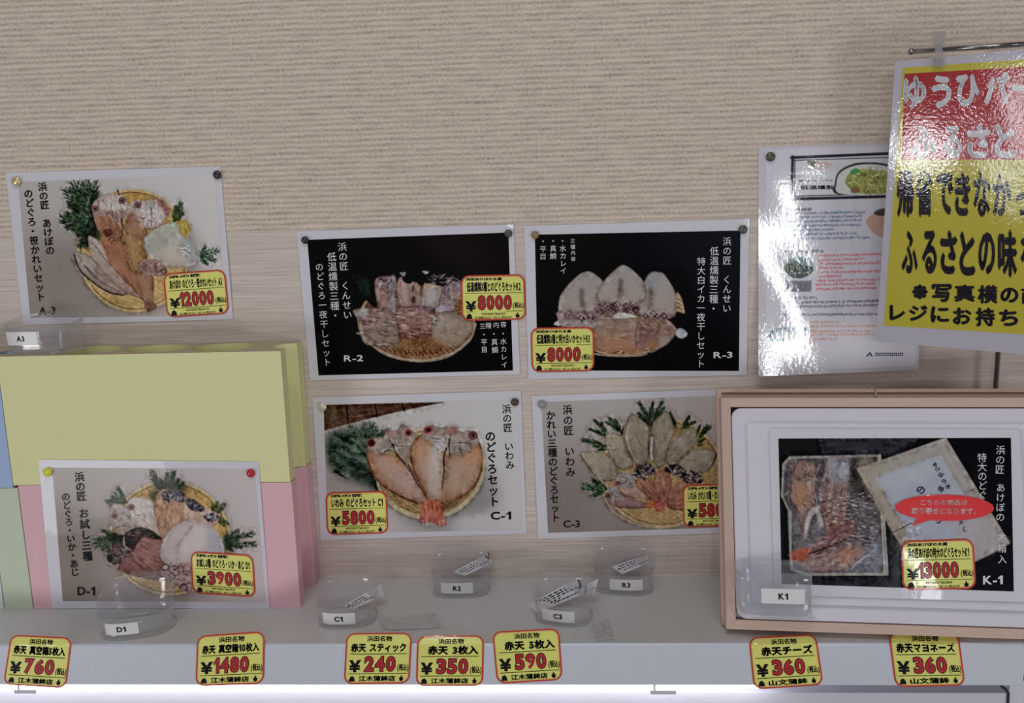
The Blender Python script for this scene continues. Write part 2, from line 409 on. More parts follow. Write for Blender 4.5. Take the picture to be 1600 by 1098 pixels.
    def basket(self, cx, cy, rx, ry, col, col2, rim, rot=0, pitch=26, dark=45, wang=10):
        """round woven bamboo tray"""
        self.ell(cx, cy, rx, ry, rim, rot=rot, n=8, ns=4)
        self.ell(cx, cy, rx*.955, ry*.955, tuple(c*.62 for c in rim), rot=rot, n=8)
        self.ell(cx, cy, rx*.94, ry*.94, col, rot=rot, col2=col2, ang=90, n=9, ns=5, na=wang, nr=3)
        R = self.rnd; ca, sa = math.cos(math.radians(wang)), math.sin(math.radians(wang)); r = max(rx, ry); j = 0; v = -r
        while v < r:
            u = -r+(j % 2)*pitch*.9; j += 1
            while u < r:
                X, Y = u*ca-v*sa, u*sa+v*ca
                if (X/rx)**2+(Y/ry)**2 < .86:
                    c_ = [max(0, q-dark*R.uniform(.5, 1.2)) for q in np.array(col)*(.5-Y/ry/2)+np.array(col2)*(.5+Y/ry/2)]
                    self.stroke([(cx+X, cy+Y), (cx+X+pitch*.9*ca, cy+Y+pitch*.9*sa)], pitch*.2, c_, pitch*.14, al=.7)
                u += pitch*1.8
            v += pitch*.55
    def eye(self, x, y, r, ring=(128, 80, 80), mid=(146, 116, 114), pup=(70, 42, 44)):
        self.ell(x, y, r, r*.9, ring, n=6); self.ell(x, y, r*.66, r*.58, mid, n=4); self.ell(x, y, r*.36, r*.34, pup, n=2)
        self.ell(x-r*.12, y-r*.12, r*.10, r*.10, (170, 150, 150), n=0, al=.6)

def finish(c, grain=16, sharp=.42, sat=.82, dark=5, ink=.90):
    """print character: local contrast, mottled grain where something is pictured, slightly muted ink"""
    c.a = c.a*(1-(1-ink)*blur(np.clip(np.abs(c.a-c.bg).max(2)/16, 0, 1), 1)[..., None])
    lum = c.a.mean(2); X, Y = np.meshgrid(np.arange(c.w)+.5, np.arange(c.h)+.5)
    busy = np.clip(blur(np.abs(lum-blur(lum, 5)), 4)/4-.25, 0, 1)
    d = (lum-blur(lum, 4))*sharp+(lum-blur(lum, 9))*sharp*.5
    g = (vnoise(X, Y, 2.2, 3)-.5)*1.2+(vnoise(X, Y, 5.5, 9)-.5)+(vnoise(X*1.7, Y*.7, 9, 17)-.5)*.8
    d = np.clip(d, -34, 9); c.a = c.a+(d*busy+g*grain*busy)[..., None]-(dark*busy)[..., None]
    m = c.a.mean(2, keepdims=True); c.a = np.clip((m+(c.a-m)*sat)*np.array([1.0, .993, .99]), 2, 235)
    return c
def pic_A3():
    c = Canvas(22, 264, 366, 504, [(150, 147, 145), (171, 170, 172), (170, 164, 163), (122, 111, 105)]).fr(100, 270, 4.772)
    c.ell(-60, 780, 260, 330, (120, 109, 103), soft=22, al=.6, n=3)
    c.ell(530, 640, 470, 430, (128, 116, 108), soft=10, al=.55, n=4)
    c.basket(520, 580, 420, 462, (186, 148, 84), (193, 160, 106), (192, 162, 108), rot=-6, pitch=30, dark=40, wang=-12)
    for t in ((70, 55), (160, 48), (222, 60), (12, 108), (25, 185), (28, 235), (0, 300), (-40, 345), (0, 405), (95, 470), (105, 560), (150, 560)):
        c.sprig(235, 400, t[0], t[1], (36, 52, 38), 10, 9, 34, .34, (70, 92, 66))
    c.fill([(100, 190), (250, 150), (300, 420), (180, 560), (110, 470), (60, 360)], (36, 46, 36), soft=5, al=.85, n=16, ns=4)
    for t in ((55, 120), (30, 330), (120, 90), (60, 420)): c.sprig(200, 330, t[0], t[1], (44, 64, 46), 8, 9, 34, .4, (84, 108, 78))
    for t in ((880, 212), (862, 260), (893, 290), (840, 240)): c.sprig(815, 370, t[0], t[1], (62, 80, 50), 8, 6, 36, .4)
    c.fill([(860, 380), (905, 350), (945, 430), (880, 470)], (176, 152, 70), n=30, ns=3)
    # flat fish at the lower left
    F1 = [(72, 596), (112, 590), (200, 625), (330, 742), (470, 880), (440, 914), (330, 888), (190, 800), (112, 712)]
    c.fill(F1, (152, 142, 134), (140, 118, 112), n=14, ns=8, na=45, nr=3, edge=22)
    c.curve([(76, 612), (112, 712), (195, 800), (330, 888), (436, 912)], 10, (78, 58, 54)); c.curve([(150, 690), (260, 800), (420, 890)], 12, (104, 84, 84), 4, al=.7)
    c.curve([(140, 655), (260, 770), (400, 870)], 8, (176, 166, 160), 4, al=.7)
    F2 = [(180, 478), (238, 492), (320, 580), (440, 740), (600, 925), (560, 935), (430, 870), (290, 745), (205, 625)]
    c.fill(F2, (168, 154, 148), (146, 118, 104), n=16, ns=7, na=48, nr=3, edge=24)
    c.curve([(215, 520), (320, 660), (480, 840)], 9, (120, 96, 92), 4, al=.6); c.speck(F2, 40, [(186, 170, 168), (118, 96, 92)], 40, 6, 48, 14, .5)
    # two opened red fish
    B1 = [(290, 490), (430, 505), (500, 570), (560, 740), (660, 770), (664, 900), (660, 1020), (620, 990), (480, 830), (350, 690), (300, 570)]
    c.fill(B1, (156, 102, 74), (142, 100, 78), n=14, ns=9, na=60, nr=3, edge=14); c.speck(B1, 60, [(176, 130, 100), (120, 84, 64), (168, 116, 84)], 50, 8, 60, 14, .45)
    c.fill([(540, 745), (660, 765), (668, 900), (655, 1030), (610, 985), (575, 880)], (146, 104, 78), (150, 118, 92), n=12, ns=5, na=75, nr=3, edge=14)
    c.fill([(600, 960), (660, 960), (690, 1000), (640, 1035), (610, 1020)], (132, 96, 76), n=18, ns=3)
    H1 = [(212, 232), (285, 166), (400, 158), (470, 196), (480, 270), (470, 330), (440, 350), (440, 470), (380, 508), (310, 490), (250, 420), (218, 320)]
    c.fill(H1, (172, 154, 150), (146, 104, 86), n=14, ns=6, edge=20)
    c.fill([(240, 345), (330, 330), (430, 420), (440, 480), (370, 506), (300, 480)], (150, 102, 80), n=14, ns=5)
    c.fill([(298, 425), (345, 415), (362, 450), (335, 476), (302, 466)], (112, 64, 60), n=10, ns=3); c.curve([(430, 350), (440, 430), (420, 500)], 14, (92, 66, 58), 6)
    c.fill([(280, 190), (440, 180), (460, 280), (340, 290), (270, 270)], (186, 178, 176), al=.8, soft=2, n=18, ns=4, na=90, nr=2)
    c.speck(H1[:7], 70, [(204, 198, 196), (96, 80, 80), (136, 112, 108)], 40, 5, 75, 30, .7)
    c.curve([(330, 290), (366, 330), (398, 400)], 7, (92, 72, 70), 4, al=.8); c.curve([(318, 318), (335, 284), (352, 300)], 5, (84, 68, 68), 3, al=.8); c.speck([(300, 280), (440, 280), (440, 420), (340, 380)], 50, [(120, 90, 84), (176, 150, 140), (96, 70, 66)], 40, 6, 60, 30, .7)
    for p in ((350, 520), (390, 500), (330, 500)): c.curve([p, (p[0]+30, p[1]-20), (p[0]+50, p[1]+4)], 8, (78, 56, 50), 4, al=.7)
    B2 = [(450, 385), (600, 410), (625, 500), (610, 690), (545, 745), (480, 705), (452, 560)]
    c.fill(B2, (158, 122, 92), (150, 112, 74), n=16, ns=7, na=80, nr=3, edge=18); c.fill([(490, 470), (560, 480), (590, 600), (560, 700), (500, 650)], (160, 124, 70), soft=3, al=.7, n=10)
    c.speck(B2, 60, [(104, 76, 66), (186, 154, 124), (128, 92, 80)], 36, 7, 70, 40, .5)
    H2 = [(470, 265), (520, 208), (620, 205), (690, 196), (785, 255), (770, 330), (700, 405), (620, 425), (510, 400), (456, 380)]
    c.fill(H2, (180, 168, 166), (162, 126, 108), n=14, ns=6, edge=18); c.fill([(580, 260), (680, 230), (760, 300), (700, 400), (610, 390), (560, 320)], (188, 182, 184), soft=2, al=.85, n=18, ns=4)
    c.fill([(456, 370), (500, 300), (540, 330), (560, 410), (500, 420)], (150, 106, 84), soft=2, n=10)
    c.speck(H2, 80, [(212, 208, 208), (88, 70, 72), (130, 90, 88), (148, 84, 80)], 34, 5, 70, 40, .7)
    c.curve([(650, 260), (655, 330), (650, 400)], 6, (96, 84, 84), 4); c.curve([(570, 334), (590, 340), (608, 334)], 6, (92, 80, 84), 3)
    c.fill([(690, 200), (750, 220), (790, 300), (760, 320), (720, 260)], (138, 78, 74), al=.7, soft=2, n=26, ns=4)
    c.eye(432, 206, 28); c.eye(232, 268, 26); c.eye(550, 240, 28); c.curve([(400, 130), (410, 165)], 12, (110, 70, 60), 4)
    # squid
    S = [(612, 470), (700, 408), (800, 366), (852, 388), (872, 470), (950, 520), (1004, 612), (985, 690), (880, 706), (760, 700), (650, 645), (596, 540)]
    c.fill(S, (160, 166, 154), (160, 148, 142), n=9, ns=12, edge=14); c.fill([(640, 480), (770, 410), (790, 480), (700, 600), (640, 590)], (142, 146, 134), soft=4, al=.6, n=6)
    c.fill([(870, 470), (950, 525), (1000, 610), (980, 680), (880, 660)], (150, 154, 158), soft=3, al=.8, n=10); c.fill([(700, 590), (840, 540), (900, 660), (780, 690)], (172, 160, 148), soft=4, al=.7, n=8)
    c.curve([(608, 480), (620, 560), (660, 640)], 8, (186, 184, 178), 5, al=.8); c.speck([(850, 545), (930, 545), (930, 620), (860, 610)], 60, [(226, 226, 228), (120, 122, 128)], 22, 6, 10, 30, .9)
    c.fill([(550, 700), (620, 650), (700, 650), (770, 720), (740, 770), (660, 765), (580, 740)], (138, 108, 102), n=22, ns=4)
    for i in range(16):
        x, y = 560+c.rnd.uniform(0, 190), 665+c.rnd.uniform(0, 90); c.curve([(x-24, y), (x, y-18), (x+22, y+6), (x+8, y+22)], 7, c.rnd.choice([(176, 150, 142), (96, 70, 68), (160, 128, 122)]), 4, al=.8)
    for t in ((1160, 575), (1140, 655), (1060, 540), (1075, 690)): c.sprig(1012, 620, t[0], t[1], (64, 104, 72), 7, 4, 34, .4, (44, 62, 50))
    return finish(c, grain=24, dark=10, ink=.9)

def pic_D1():
    c = Canvas(74, 724, 422, 948, [(140, 134, 134), (166, 158, 160), (160, 148, 150), (118, 106, 101)]).fr(140, 725, 4.989)
    c.ell(-200, 750, 300, 420, (116, 104, 98), soft=20, al=.6, n=3); c.ell(600, 640, 520, 440, (130, 118, 112), soft=12, al=.5, n=3)
    c.basket(625, 575, 475, 448, (190, 152, 92), (196, 160, 96), (192, 166, 118), rot=4, pitch=30, dark=46, wang=6)
    c.speck([(160, 560), (240, 260), (480, 140), (440, 250), (300, 400), (220, 560)], 60, [(112, 84, 52), (206, 170, 106)], 26, 7, 60, 20, .7)
    for a, b in (((590, 200), (470, 50)), ((590, 200), (608, 60)), ((620, 200), (660, 52)), ((560, 190), (480, 110)), ((640, 200), (700, 110)), ((660, 210), (740, 140)), ((560, 200), (500, 150))):
        c.sprig(*a, *b, (48, 66, 48), 8, 7, 34, .34, (84, 104, 74))
    c.fill([(500, 170), (580, 120), (730, 150), (750, 220), (600, 215), (520, 200)], (46, 56, 44), soft=4, al=.8, n=18, ns=4)
    for t in ((115, 285), (165, 250), (215, 170), (190, 220), (150, 330)): c.sprig(290, 300, t[0], t[1], (58, 74, 56), 8, 7, 32, .3, (96, 112, 80))
    c.fill([(470, 220), (540, 210), (540, 290), (480, 280)], (52, 62, 48), soft=3, al=.8, n=16)
    for t in ((90, 512), (75, 570), (5, 600), (20, 635), (90, 670)): c.sprig(250, 590, t[0], t[1], (46, 60, 48), 8, 8, 32, .3, (84, 100, 80))
    c.fill([(170, 540), (300, 530), (300, 620), (180, 620)], (40, 50, 42), soft=4, al=.85, n=14)
    for t in ((1170, 505), (1300, 530), (1310, 625), (1200, 650), (1180, 560), (1120, 680)): c.sprig(1035, 610, t[0], t[1], (50, 66, 52), 8, 8, 30, .3, (90, 108, 84))
    for t in ((1000, 285), (1070, 300), (1045, 340), (960, 300), (1090, 470), (1060, 480)): c.sprig(960, 400, t[0], t[1], (66, 82, 56), 8, 6, 34, .34, (104, 116, 76))
    c.fill([(1040, 560), (1110, 550), (1120, 650), (1050, 680)], (42, 54, 44), soft=4, al=.8, n=14); c.speck([(760, 160), (980, 290), (1060, 420), (960, 400), (850, 260)], 50, [(84, 88, 52), (206, 166, 96), (120, 96, 56)], 34, 8, 40, 25, .7)
    # two pale fish at the left
    A = [(150, 350), (190, 310), (290, 330), (345, 430), (400, 520), (330, 560), (230, 540), (165, 470)]
    c.fill(A, (158, 146, 142), (146, 130, 122), n=12, ns=7, edge=22); c.speck(A, 60, [(190, 182, 180), (112, 96, 92)], 30, 6, 50, 40, .6); c.eye(195, 405, 28, (140, 92, 92)); c.curve([(200, 500), (260, 480), (330, 500)], 6, (96, 80, 78), 3)
    B = [(298, 300), (340, 262), (450, 270), (520, 340), (545, 480), (545, 570), (470, 520), (380, 490), (320, 400)]
    c.fill(B, (186, 176, 176), (176, 158, 146), n=12, ns=7, edge=18); c.speck(B, 80, [(210, 206, 206), (128, 112, 110), (198, 170, 150)], 36, 6, 60, 30, .6); c.eye(325, 335, 28, (146, 96, 96)); c.curve([(360, 392), (400, 400)], 5, (128, 108, 104), 3)
    # opened fish in the middle with dark heads
    C = [(500, 320), (545, 210), (620, 200), (750, 250), (745, 420), (680, 480), (600, 560), (560, 580), (520, 450)]
    c.fill(C, (176, 140, 112), (168, 130, 106), n=14, ns=7, na=95, nr=3, edge=18); c.speck(C, 90, [(206, 172, 142), (130, 92, 74), (190, 150, 124), (150, 104, 84)], 46, 8, 95, 20, .55)
    D = [(740, 300), (860, 330), (1000, 390), (985, 470), (900, 500), (800, 470), (735, 430)]
    c.fill(D, (190, 160, 144), (178, 146, 134), n=14, ns=7, edge=14); c.speck(D, 60, [(216, 196, 186), (140, 100, 86), (202, 162, 140)], 36, 7, 60, 50, .6)
    for P in ([(560, 240), (600, 205), (720, 215), (745, 260), (720, 300), (640, 270), (600, 300)], [(750, 290), (780, 262), (860, 310), (900, 350), (860, 372), (780, 350)], [(895, 400), (960, 380), (1005, 400), (985, 440), (910, 440)]):
        c.fill(P, (74, 70, 80), n=40, ns=4); c.speck(P, 60, [(176, 174, 180), (28, 28, 34), (52, 56, 84), (196, 192, 194)], 26, 7, 20, 90, .85)
    # two horse mackerel, dark and red
    G = [(225, 790), (260, 700), (330, 640), (520, 720), (640, 850), (660, 900), (520, 905), (340, 870), (240, 830)]
    c.fill(G, (118, 76, 74), (140, 96, 92), n=16, ns=8, na=20, nr=3, edge=22); c.speck(G, 70, [(156, 114, 108), (88, 52, 54), (134, 88, 84)], 56, 8, 20, 14, .5)
    Hh = [(125, 700), (165, 640), (250, 610), (330, 650), (300, 700), (240, 770), (180, 782), (140, 750)]
    c.fill(Hh, (84, 72, 70), n=24, ns=5, edge=16); c.speck(Hh, 50, [(156, 150, 146), (44, 38, 38), (124, 100, 96)], 30, 7, 30, 60, .7); c.ell(160, 735, 24, 32, (40, 32, 32), n=8)
    c.curve([(130, 700), (135, 755), (185, 785)], 7, (176, 168, 164), 4); c.eye(205, 668, 20, (120, 76, 76))
    J = [(345, 690), (380, 600), (460, 545), (560, 580), (575, 700), (600, 780), (560, 860), (470, 820), (380, 770)]
    c.fill(J, (150, 102, 96), (144, 98, 92), n=16, ns=8, na=30, nr=3, edge=18); c.speck(J, 80, [(178, 132, 122), (104, 64, 64), (160, 112, 104)], 50, 8, 35, 16, .5)
    Hj = [(262, 600), (290, 530), (380, 492), (470, 510), (565, 580), (500, 585), (420, 570), (370, 620), (340, 665), (290, 650)]
    c.fill(Hj, (66, 52, 50), n=18, ns=5, edge=10); c.speck(Hj, 50, [(120, 96, 90), (30, 26, 28), (150, 136, 130)], 36, 7, 10, 40, .6); c.ell(318, 600, 36, 46, (52, 48, 50), n=16, ns=3)
    c.curve([(268, 570), (270, 630), (320, 668)], 8, (186, 182, 180), 5); c.curve([(340, 700), (390, 770), (480, 830), (580, 860)], 9, (176, 136, 124), 5, al=.8); c.ell(362, 548, 16, 16, (140, 78, 74), n=6); c.ell(362, 548, 9, 9, (40, 22, 24), n=0)
    # squid
    S = [(552, 660), (590, 560), (660, 480), (760, 440), (880, 470), (1000, 540), (1050, 680), (1000, 760), (800, 800), (640, 790), (560, 740)]
    c.fill(S, (176, 164, 164), (166, 152, 152), n=7, ns=14, edge=16); c.fill([(900, 470), (1000, 540), (1045, 670), (960, 690), (900, 600)], (150, 152, 164), soft=4, al=.8, n=9)
    c.fill([(800, 480), (900, 500), (900, 640), (760, 700), (700, 620)], (192, 180, 178), soft=5, al=.7, n=6); c.curve([(800, 480), (740, 560), (690, 640), (670, 760)], 10, (146, 130, 132), 6, al=.7); c.curve([(660, 490), (600, 580), (570, 660)], 8, (196, 188, 186), 5, al=.7)
    T = [(640, 780), (800, 780), (800, 990), (760, 1000), (660, 940), (560, 860), (580, 800)]
    c.fill(T, (152, 124, 126), n=24, ns=5); c.speck(T, 40, [(192, 172, 172), (92, 66, 70)], 40, 9, 60, 60, .7)
    for i in range(16):
        x, y = 600+c.rnd.uniform(0, 170), 800+c.rnd.uniform(0, 160); c.curve([(x-30, y), (x, y-22), (x+26, y+8), (x+6, y+30)], 9, c.rnd.choice([(184, 160, 162), (96, 70, 74), (168, 142, 144)]), 5, al=.85)
    c.ell(590, 805, 34, 28, (120, 92, 92), n=8); c.ell(590, 805, 22, 17, (184, 166, 166), n=8)
    return finish(c, grain=22, dark=12)

def pic_R2():
    c = Canvas(474, 358, 806, 592, [(15, 15, 19), (20, 14, 17), (14, 14, 17), (13, 13, 18)]).fr(530, 400, 5.778)
    c.fill([(700, -180), (1250, -160), (1500, 100), (1100, 130), (850, 60)], (28, 17, 22), soft=14, al=.6, n=3)
    c.basket(700, 590, 532, 358, (132, 92, 62), (160, 110, 72), (178, 152, 122), rot=3, pitch=34, dark=60, wang=-62)
    c.fill([(130, 170), (330, 160), (340, 400), (330, 470), (250, 400), (180, 300)], (28, 42, 34), (22, 30, 26), n=8, ns=8, na=60, nr=3)
    c.fill([(150, 140), (700, 60), (1120, 130), (1120, 210), (760, 230), (500, 170), (300, 220)], (14, 14, 17), soft=3, n=4)
    # bagged fish standing at the back
    P1 = [(320, 250), (350, 195), (440, 180), (510, 200), (505, 420), (500, 540), (400, 520), (345, 440)]
    c.fill(P1, (150, 122, 116), (140, 122, 120), n=16, ns=7, edge=24); c.fill([(340, 300), (430, 290), (460, 400), (380, 450)], (176, 132, 118), soft=3, al=.8, n=10); c.speck(P1, 70, [(196, 186, 196), (82, 62, 66), (168, 140, 146), (130, 112, 128)], 36, 7, 80, 40, .7)
    c.fill([(450, 200), (510, 190), (515, 480), (470, 500)], (140, 134, 146), soft=2, al=.6, n=16, ns=4)
    P2 = [(520, 290), (545, 190), (640, 230), (720, 250), (735, 330), (730, 450), (660, 470), (560, 460), (520, 380)]
    c.fill(P2, (180, 146, 134), (170, 140, 132), n=12, ns=9, edge=24); c.fill([(630, 290), (690, 280), (700, 420), (650, 440)], (150, 120, 118), soft=3, al=.6, n=8); c.curve([(668, 270), (662, 330)], 12, (92, 62, 64), 5); c.ell(672, 392, 20, 30, (110, 78, 74), n=8); c.curve([(520, 370), (560, 450), (600, 480)], 7, (96, 78, 84), 4)
    P3 = [(735, 370), (760, 270), (830, 250), (930, 290), (910, 400), (880, 470), (780, 470), (740, 440)]
    c.fill(P3, (176, 150, 122), (160, 148, 148), n=12, ns=9, edge=26); c.fill([(800, 290), (890, 290), (890, 400), (800, 450)], (158, 156, 162), soft=4, al=.7, n=8)
    P4 = [(900, 400), (950, 250), (1000, 190), (1090, 220), (1110, 320), (1060, 420), (1020, 500), (900, 500)]
    c.fill(P4, (148, 128, 140), (152, 130, 124), n=16, ns=7, edge=26); c.speck(P4, 70, [(190, 178, 200), (76, 60, 74), (172, 144, 146)], 40, 7, 70, 40, .7); c.fill([(1000, 340), (1080, 320), (1080, 400), (1030, 440)], (166, 134, 118), soft=3, al=.7, n=8)
    for P in ([(350, 200), (450, 180), (500, 230), (420, 270), (350, 250)], [(810, 190), (950, 150), (1080, 200), (1060, 240), (880, 260), (820, 240)]):
        c.speck(P, 60, [(184, 170, 184), (52, 34, 48), (110, 66, 84), (150, 132, 150), (30, 24, 30)], 46, 9, -10, 40, .9)
    c.fill([(570, 200), (620, 160), (750, 150), (770, 240), (730, 265), (680, 215), (640, 250), (590, 235)], (20, 22, 26), n=8, ns=4, seed=3); c.fill([(545, 150), (600, 148), (580, 185)], (150, 150, 150), n=20, ns=3); c.fill([(750, 135), (810, 140), (780, 165)], (170, 170, 172), n=20, ns=3)
    c.fill([(870, 470), (930, 440), (1000, 450), (1010, 500), (880, 520)], (178, 160, 178), n=10, ns=5, edge=16)
    # three vacuum packs of slices in front
    Q1 = [(130, 490), (260, 470), (350, 470), (470, 490), (540, 660), (540, 800), (420, 826), (320, 810), (230, 790), (180, 680), (160, 560)]
    c.fill(Q1, (150, 116, 112), (134, 116, 104), n=14, ns=8, edge=16); c.fill([(130, 490), (250, 470), (260, 540), (165, 560)], (160, 156, 164), soft=2, al=.8, n=20, ns=4)
    c.fill([(270, 520), (400, 500), (480, 560), (480, 640), (280, 640)], (156, 122, 114), soft=3, al=.8, n=10); c.fill([(400, 600), (520, 600), (540, 790), (400, 800)], (138, 126, 104), soft=5, al=.7, n=8)
    c.speck(Q1, 110, [(190, 168, 168), (106, 62, 70), (166, 128, 122), (208, 196, 200), (124, 88, 88)], 60, 8, 5, 14, .6)
    Q2 = [(520, 520), (560, 460), (720, 450), (830, 470), (850, 560), (830, 720), (700, 740), (560, 740), (530, 640)]
    c.fill(Q2, (160, 120, 110), (140, 92, 84), n=12, ns=8, edge=14); c.speck(Q2, 120, [(206, 180, 176), (112, 72, 78), (184, 142, 128), (140, 92, 100), (222, 208, 208)], 60, 9, 2, 10, .6); c.fill([(560, 560), (820, 560), (830, 640), (560, 640)], (172, 132, 116), soft=4, al=.5, n=8)
    c.fill([(720, 460), (820, 470), (820, 500), (730, 500)], (134, 104, 134), soft=2, al=.8, n=12)
    Q3 = [(830, 610), (870, 520), (1000, 500), (1200, 600), (1190, 720), (1040, 830), (850, 760)]
    c.fill(Q3, (152, 132, 116), (150, 126, 104), n=10, ns=9, edge=10); c.fill([(880, 530), (1000, 520), (1010, 640), (870, 640)], (160, 140, 126), soft=5, al=.7, n=7); c.speck(Q3, 60, [(178, 158, 140), (120, 98, 84), (190, 176, 166)], 50, 7, 15, 25, .45)
    c.fill([(560, 740), (830, 720), (1000, 820), (800, 900), (560, 860)], (150, 98, 66), soft=6, al=.35, n=8); c.speck([(830, 540), (880, 540), (870, 610), (835, 610)], 30, [(214, 214, 210), (70, 60, 60)], 16, 8, 40, 90, .9)
    for i in range(26):
        x = 430+i*24; y = 820+30*math.sin((i)/26*math.pi)+(24 if i % 2 else 0); c.stroke([(x, y), (x+16, y+30)], 9, (74, 46, 34), 5, al=.75)
    c.curve([(1015, 530), (1060, 505), (1110, 500)], 7, (150, 156, 156), 4); c.curve([(190, 590), (230, 740), (400, 880), (600, 940), (800, 948), (1000, 900), (1180, 760), (1236, 610)], 16, (180, 158, 132), 12, al=.9)
    return finish(c, grain=30, dark=18, sat=.72, ink=.88)

def pic_R3():
    c = Canvas(830, 354, 1162, 586, [(11, 11, 12), (26, 25, 32), (13, 13, 16), (11, 11, 14)]).fr(850, 400, 6.458)  # top right lighter: faint sheen painted into the print
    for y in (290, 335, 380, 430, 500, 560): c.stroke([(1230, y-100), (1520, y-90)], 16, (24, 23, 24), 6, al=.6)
    c.basket(800, 620, 590, 392, (150, 112, 78), (166, 118, 80), (178, 148, 116), rot=0, pitch=34, dark=60, wang=-60)
    c.fill([(1000, 200), (1400, 100), (1560, 560), (1300, 260)], (12, 12, 14), soft=1, n=3, sm=False); c.fill([(60, -60), (560, -40), (700, 240), (300, 300), (140, 560), (60, 700)], (11, 11, 13), n=2)
    c.fill([(560, 150), (1000, 200), (1150, 170), (1100, 320), (700, 330)], (12, 12, 14), soft=2, n=3)
    c.fill([(1335, 375), (1385, 420), (1420, 560), (1400, 590), (1330, 600)], (176, 146, 110), n=12, ns=4)
    for y in (430, 470, 510, 560): c.stroke([(1345, y), (1400, y+30)], 9, (84, 60, 46), 5)
    c.fill([(1230, 600), (1430, 590), (1500, 800), (1280, 960), (1180, 1000), (900, 1060), (500, 1050), (560, 1010), (900, 1005), (1160, 940), (1280, 840)], (11, 11, 13), soft=1, n=2)
    # packs in front
    Q1 = [(140, 640), (150, 560), (520, 560), (640, 620), (560, 720), (300, 720), (130, 700), (100, 680)]
    c.fill(Q1, (140, 122, 120), (150, 140, 142), n=16, ns=7); c.speck(Q1, 70, [(184, 176, 182), (96, 70, 70), (160, 132, 126)], 50, 8, 8, 30, .6)
    Q2 = [(560, 640), (700, 600), (900, 610), (960, 660), (950, 920), (800, 960), (560, 960), (500, 800), (520, 690)]
    c.fill(Q2, (142, 122, 112), (158, 112, 84), n=10, ns=9, edge=12); c.speck(Q2, 90, [(186, 160, 140), (122, 92, 78), (172, 132, 108), (204, 186, 172)], 80, 8, 2, 10, .45); c.fill([(700, 640), (780, 640), (770, 760), (710, 760)], (128, 108, 98), soft=4, al=.6, n=6)
    c.fill([(560, 850), (900, 840), (920, 950), (580, 950)], (160, 108, 78), soft=5, al=.6, n=8)
    Q3 = [(950, 650), (1100, 610), (1260, 650), (1340, 740), (1320, 800), (1240, 880), (1170, 930), (1060, 960), (920, 900)]
    c.fill(Q3, (134, 104, 86), (138, 104, 98), n=20, ns=6, edge=18); c.speck(Q3, 130, [(190, 172, 160), (84, 52, 60), (160, 120, 84), (120, 66, 90), (176, 160, 160)], 46, 8, 25, 60, .65)
    c.fill([(960, 790), (1130, 780), (1160, 900), (960, 890)], (124, 80, 88), soft=3, al=.6, n=16); c.fill([(1040, 860), (1150, 850), (1130, 950), (1030, 940)], (156, 104, 60), soft=3, al=.7, n=10)
    c.fill([(1170, 800), (1280, 830), (1230, 900), (1170, 910)], (150, 134, 132), soft=2, al=.8, n=10); c.fill([(1330, 760), (1380, 725), (1450, 780), (1400, 830), (1340, 810)], (150, 156, 170), n=26, ns=4); c.curve([(1230, 640), (1330, 740)], 9, (150, 150, 160), 4); c.curve([(1040, 930), (1080, 970), (1170, 930)], 8, (170, 156, 140), 4)
    # three squid bodies
    for P, sx, spots in (([(150, 470), (170, 390), (270, 260), (390, 166), (490, 166), (600, 262), (640, 380), (560, 545), (350, 580), (160, 555)], (380, 340, 385, 510), 1),
                  ([(1010, 260), (1080, 165), (1150, 160), (1220, 190), (1330, 380), (1330, 560), (1290, 606), (1100, 600), (960, 590), (960, 420)], (1080, 330, 1062, 530), 2),
                  ([(525, 420), (560, 320), (640, 210), (770, 98), (850, 108), (960, 200), (1020, 290), (1035, 400), (1000, 460), (800, 475), (560, 470)], (775, 240, 768, 420), 3)):
        c.fill(P, (146, 140, 138), (156, 140, 134), n=6, ns=14, edge=24, ew=4); c.fill([(sx[0]-20, sx[1]), (sx[0]+20, sx[1]), (sx[2]+18, sx[3]), (sx[2]-18, sx[3])], (112, 96, 92), soft=2, al=.85, n=4)
        top = min(P, key=lambda q: q[1]); c.ell(top[0]+20, top[1]+70, 52, 36, (134, 138, 140), soft=5, al=.6, n=6)
    c.fill([(1030, 200), (1120, 170), (1120, 300), (1050, 310)], (128, 130, 146), soft=4, al=.7, n=8); c.curve([(525, 440), (540, 340), (600, 262)], 6, (104, 92, 92), 4, al=.8); c.curve([(1020, 300), (1036, 420)], 8, (100, 90, 92), 5, al=.8)
    for P, nn in (([(520, 480), (700, 475), (940, 480), (960, 580), (800, 620), (560, 600)], 46), ([(160, 560), (500, 570), (540, 620), (420, 640), (180, 640)], 26), ([(960, 580), (1320, 580), (1240, 640), (1000, 620)], 16)):
        c.fill(P, (118, 94, 96), n=26, ns=5, soft=1, al=.85)
        for i in range(nn):
            x = c.rnd.uniform(P[0][0], P[2][0]); y = c.rnd.uniform(P[0][1], P[3][1]); r = c.rnd.uniform(14, 34); c.curve([(x-r, y), (x-4, y-r), (x+r, y), (x+2, y+r*.7), (x-8, y)], 8, c.rnd.choice([(168, 146, 146), (70, 44, 54), (146, 116, 120), (186, 170, 170), (56, 38, 46)]), 5, al=.85)
    c.fill([(700, 600), (770, 570), (920, 600), (900, 622), (720, 628)], (190, 184, 180), n=26, ns=4, al=.9); c.fill([(140, 590), (190, 575), (190, 630), (150, 660)], (160, 136, 142), n=12)
    c.fill([(100, 680), (145, 664), (150, 705)], (180, 178, 176), n=8); c.speck([(640, 960), (820, 940), (800, 975), (640, 980)], 26, [(84, 52, 38), (190, 150, 112)], 30, 10, -15, 20, .9)
    c.curve([(500, 985), (700, 1008), (940, 1006), (1040, 985)], 18, (164, 138, 110), 12, al=.9)
    return finish(c, grain=20, dark=6, sat=.78, ink=.88)

